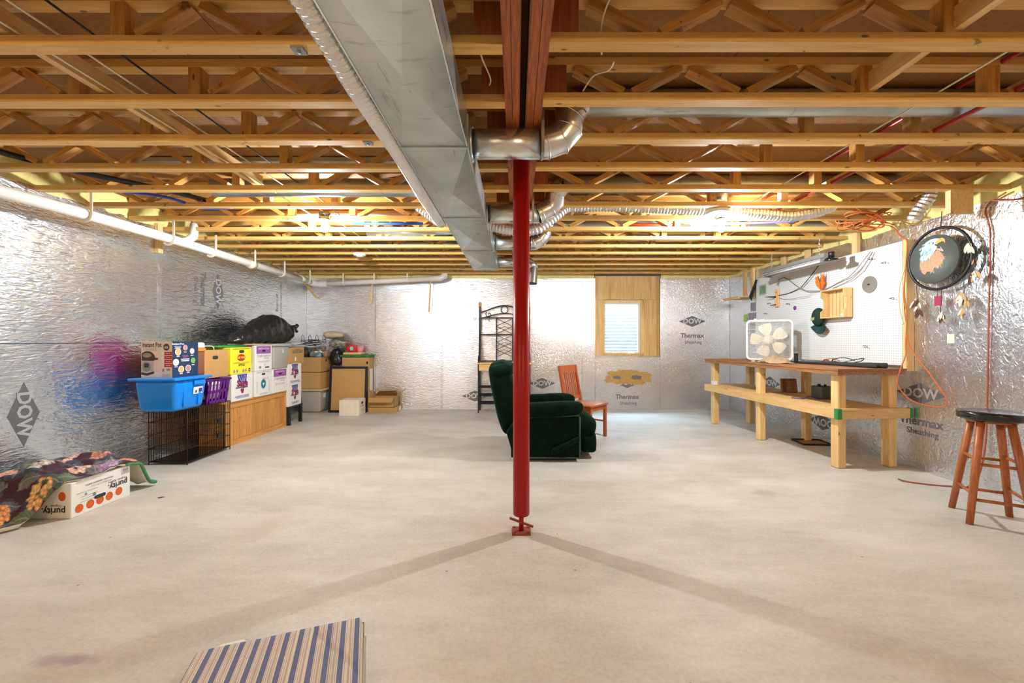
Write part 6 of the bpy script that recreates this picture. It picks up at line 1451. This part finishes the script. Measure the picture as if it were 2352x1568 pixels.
# scrap block and foil vent by the right wall
tag(MB().box(3.42, 3.60, 3.22, 3.26, 2.245, ZC + .02).build('scrap_block', M['study']), 'short wooden scrap board hanging from the trusses by the right wall', 'board')
flexhose('vent_elbow', [(3.50, 3.45, 2.52), (3.49, 3.47, 2.42), (3.44, 3.50, 2.36), (3.42, 3.52, 2.28)], .05, 'short foil vent hose behind the scrap board by the right wall', .03)
tag(MB().box(XR - .003, XR, 3.62, 3.68, 1.22, 1.30).build('paper_tape', M['cream']), 'small square of yellowed tape on the right wall', 'tape')

# ------------------------------------------------------------------ bar stool
t = thing('bar_stool', 'wooden bar stool with a round black seat at the right edge', 'stool', (3.285, 2.83, 0), .0)
mb = MB().lathe([(0, .695), (.15, .695), (.163, .702), (.168, .715), (.163, .728), (.168, .735), (.163, .748), (.13, .757), (0, .758)], n=48); mb.build('seat', M['blackgloss'], t)
MB().lathe([(0, .68), (.12, .68), (.12, .695), (0, .695)], n=28).build('seat_plate', M['stool'], t)
ST = M['stool']; feet = {'fl': (-.215, -.06), 'bl': (-.04, .217), 'br': (.20, .06), 'fr': (.03, -.22)}
def at(k, z): x, y = feet[k]; s_ = 1 - .52 * z / .69; return Vector((x * s_, y * s_, z))
for k in feet: MB().tube([at(k, 0), at(k, .35), at(k, .69)], [.019, .022, .022], 16).build('leg', ST, t)
for a_, b_, z_ in (('fl', 'bl', .43), ('bl', 'br', .40), ('br', 'fr', .43), ('fr', 'fl', .40), ('fl', 'bl', .20), ('bl', 'br', .165), ('br', 'fr', .20), ('fr', 'fl', .165)): MB().tube([at(a_, z_), at(b_, z_)], .0105, 10).build('stretcher', ST, t)
MB().add([(.08, .02, .679), (.15, .0, .679), (.13, .02, .63), (.085, .04, .645)], [(0, 1, 2, 3), (3, 2, 1, 0)]).build('torn_label', M['kraft'], t)

# ------------------------------------------------------------------ striped pad in the foreground
ang = math.atan2(.202, .562)
t = thing('striped_pad', 'blue and cream striped mattress pad lying in the foreground', 'pad', (-.651, 1.749, 0), ang)
stripes = []; PWd, PLn, PH = .600, 1.15, .074
# local x from -PWd (left) to 0 (right); local y goes toward the camera (negative)
pat = [('n', .40), ('c', .05), ('n', .02), ('c', .03), ('n', .02), ('c', .05), ('t', .18), ('c', .05), ('n', .02), ('c', .13)]
def pcol(x):
    f_ = ((x + PWd) / .0515) % 1.0
    if f_ < .36: return (.125, .15, .28)
    if f_ < .40 or .43 < f_ < .46 or .50 < f_ < .53: return (.66, .60, .48) if not (.43 < f_ < .46) else (.20, .17, .18)
    if f_ < .57 and f_ > .53: return (.68, .61, .49)
    if .57 <= f_ < .59: return (.24, .2, .19)
    if .66 < f_ < .80: return (.45, .38, .33)
    if .88 < f_ < .905: return (.22, .19, .2)
    return (.70, .63, .50)
NX, NY = 420, 12
vs = []; cl_ = []
def pz(x, y):
    ex = min(-x, x + PWd) ; e = min(1, max(0, ex / .022)); ey = min(1, max(0, -y / .022))
    return PH * (1 - .55 * (1 - e) ** 2 - .55 * (1 - ey) ** 2) + .003 * mnoise.noise((x * 7, y * 4, 0)) - .010 * math.exp(-((x * .9 + y * .55 + .19) / .006) ** 2) * (1 if -.20 < x < -.005 else 0)
mb = MB()
mb.grid(lambda u, v: Vector((-PWd + PWd * u, -PLn * v, pz(-PWd + PWd * u, -PLn * v))), NX, 60)
nt_ = len(mb.v)
xo = mb.build('cover_top', M['printed_cloth'], t)
ca = xo.data.color_attributes.new('Col', 'FLOAT_COLOR', 'POINT'); cc = []
for v in xo.data.vertices:
    c_ = pcol(v.co.x); k = 1 + .08 * mnoise.noise(v.co * 30); cc += [c_[0] * k, c_[1] * k, c_[2] * k, 1]
ca.data.foreach_set('color', cc)
MB().box(-PWd + .001, -.001, -PLn, -.001, 0.0, PH * .46).build('side_band', M['cream'], t)
MB().tube([(-PWd, -PLn, PH * .46), (-PWd, -.002, PH * .46), (-.0, -.002, PH * .46), (0, -PLn, PH * .46)], .004, 8).build('piping', M['cream'], t)
MB().add([(-.55, .002, .056), (-.43, .002, .056), (-.432, .038, .045), (-.45, .048, .042), (-.52, .044, .042)], [(0, 1, 2, 3, 4), (4, 3, 2, 1, 0)]).build('care_label', M['cream'], t)
tag(MB().add([(-2.84, 3.24, .002), (-2.81, 3.22, .006), (-2.78, 3.245, .012), (-2.80, 3.26, .004)], [(0, 1, 2, 3), (3, 2, 1, 0)]).build('dry_leaf', M['kraftdark']), 'small brown scrap on the floor right of the flowered blanket', 'scrap')
# pieces of a part hang under that part (thing > part > sub-part)
SUB = {'pane': 'sash', 'crank_handle': 'sash', 'grille': 'housing', 'front_rim': 'housing', 'blade': 'hub', 'bulb': 'lamp_holder', 'elbow_seams': 'elbow', 'rib': 'body', 'grip': 'body', 'sticker': 'body', 'sticker_print': 'body', 'lens': 'rim', 'badge': 'box' if 0 else 'crown', 'hand_hole': 'box', 'tape_strip': 'box', 'cord_handle': 'box', 'fold_line': 'box', 'small_print': 'box', 'red_label': 'box', 'label_print': 'box', 'badge_print': 'box', 'lettering': 'box', 'arbor_peg': 'disc', 'finial': 'back_post' if 0 else ''}
for ob in list(bpy.data.objects):
    p_ = ob.parent
    if p_ is None or p_.parent is not None or p_.get('label') is None and p_.type != 'EMPTY': continue
    st_ = ob.name.split('.')[0]
    to = SUB.get(st_) or ('disc' if st_.startswith('painted_') and st_ != 'painted_end' else 'box' if st_.startswith('printed_') else None)
    if not to: continue
    for sb_ in p_.children:
        if sb_.name.split('.')[0] == to and sb_ is not ob and not sb_.children[:0]:
            ob.parent = sb_
            break
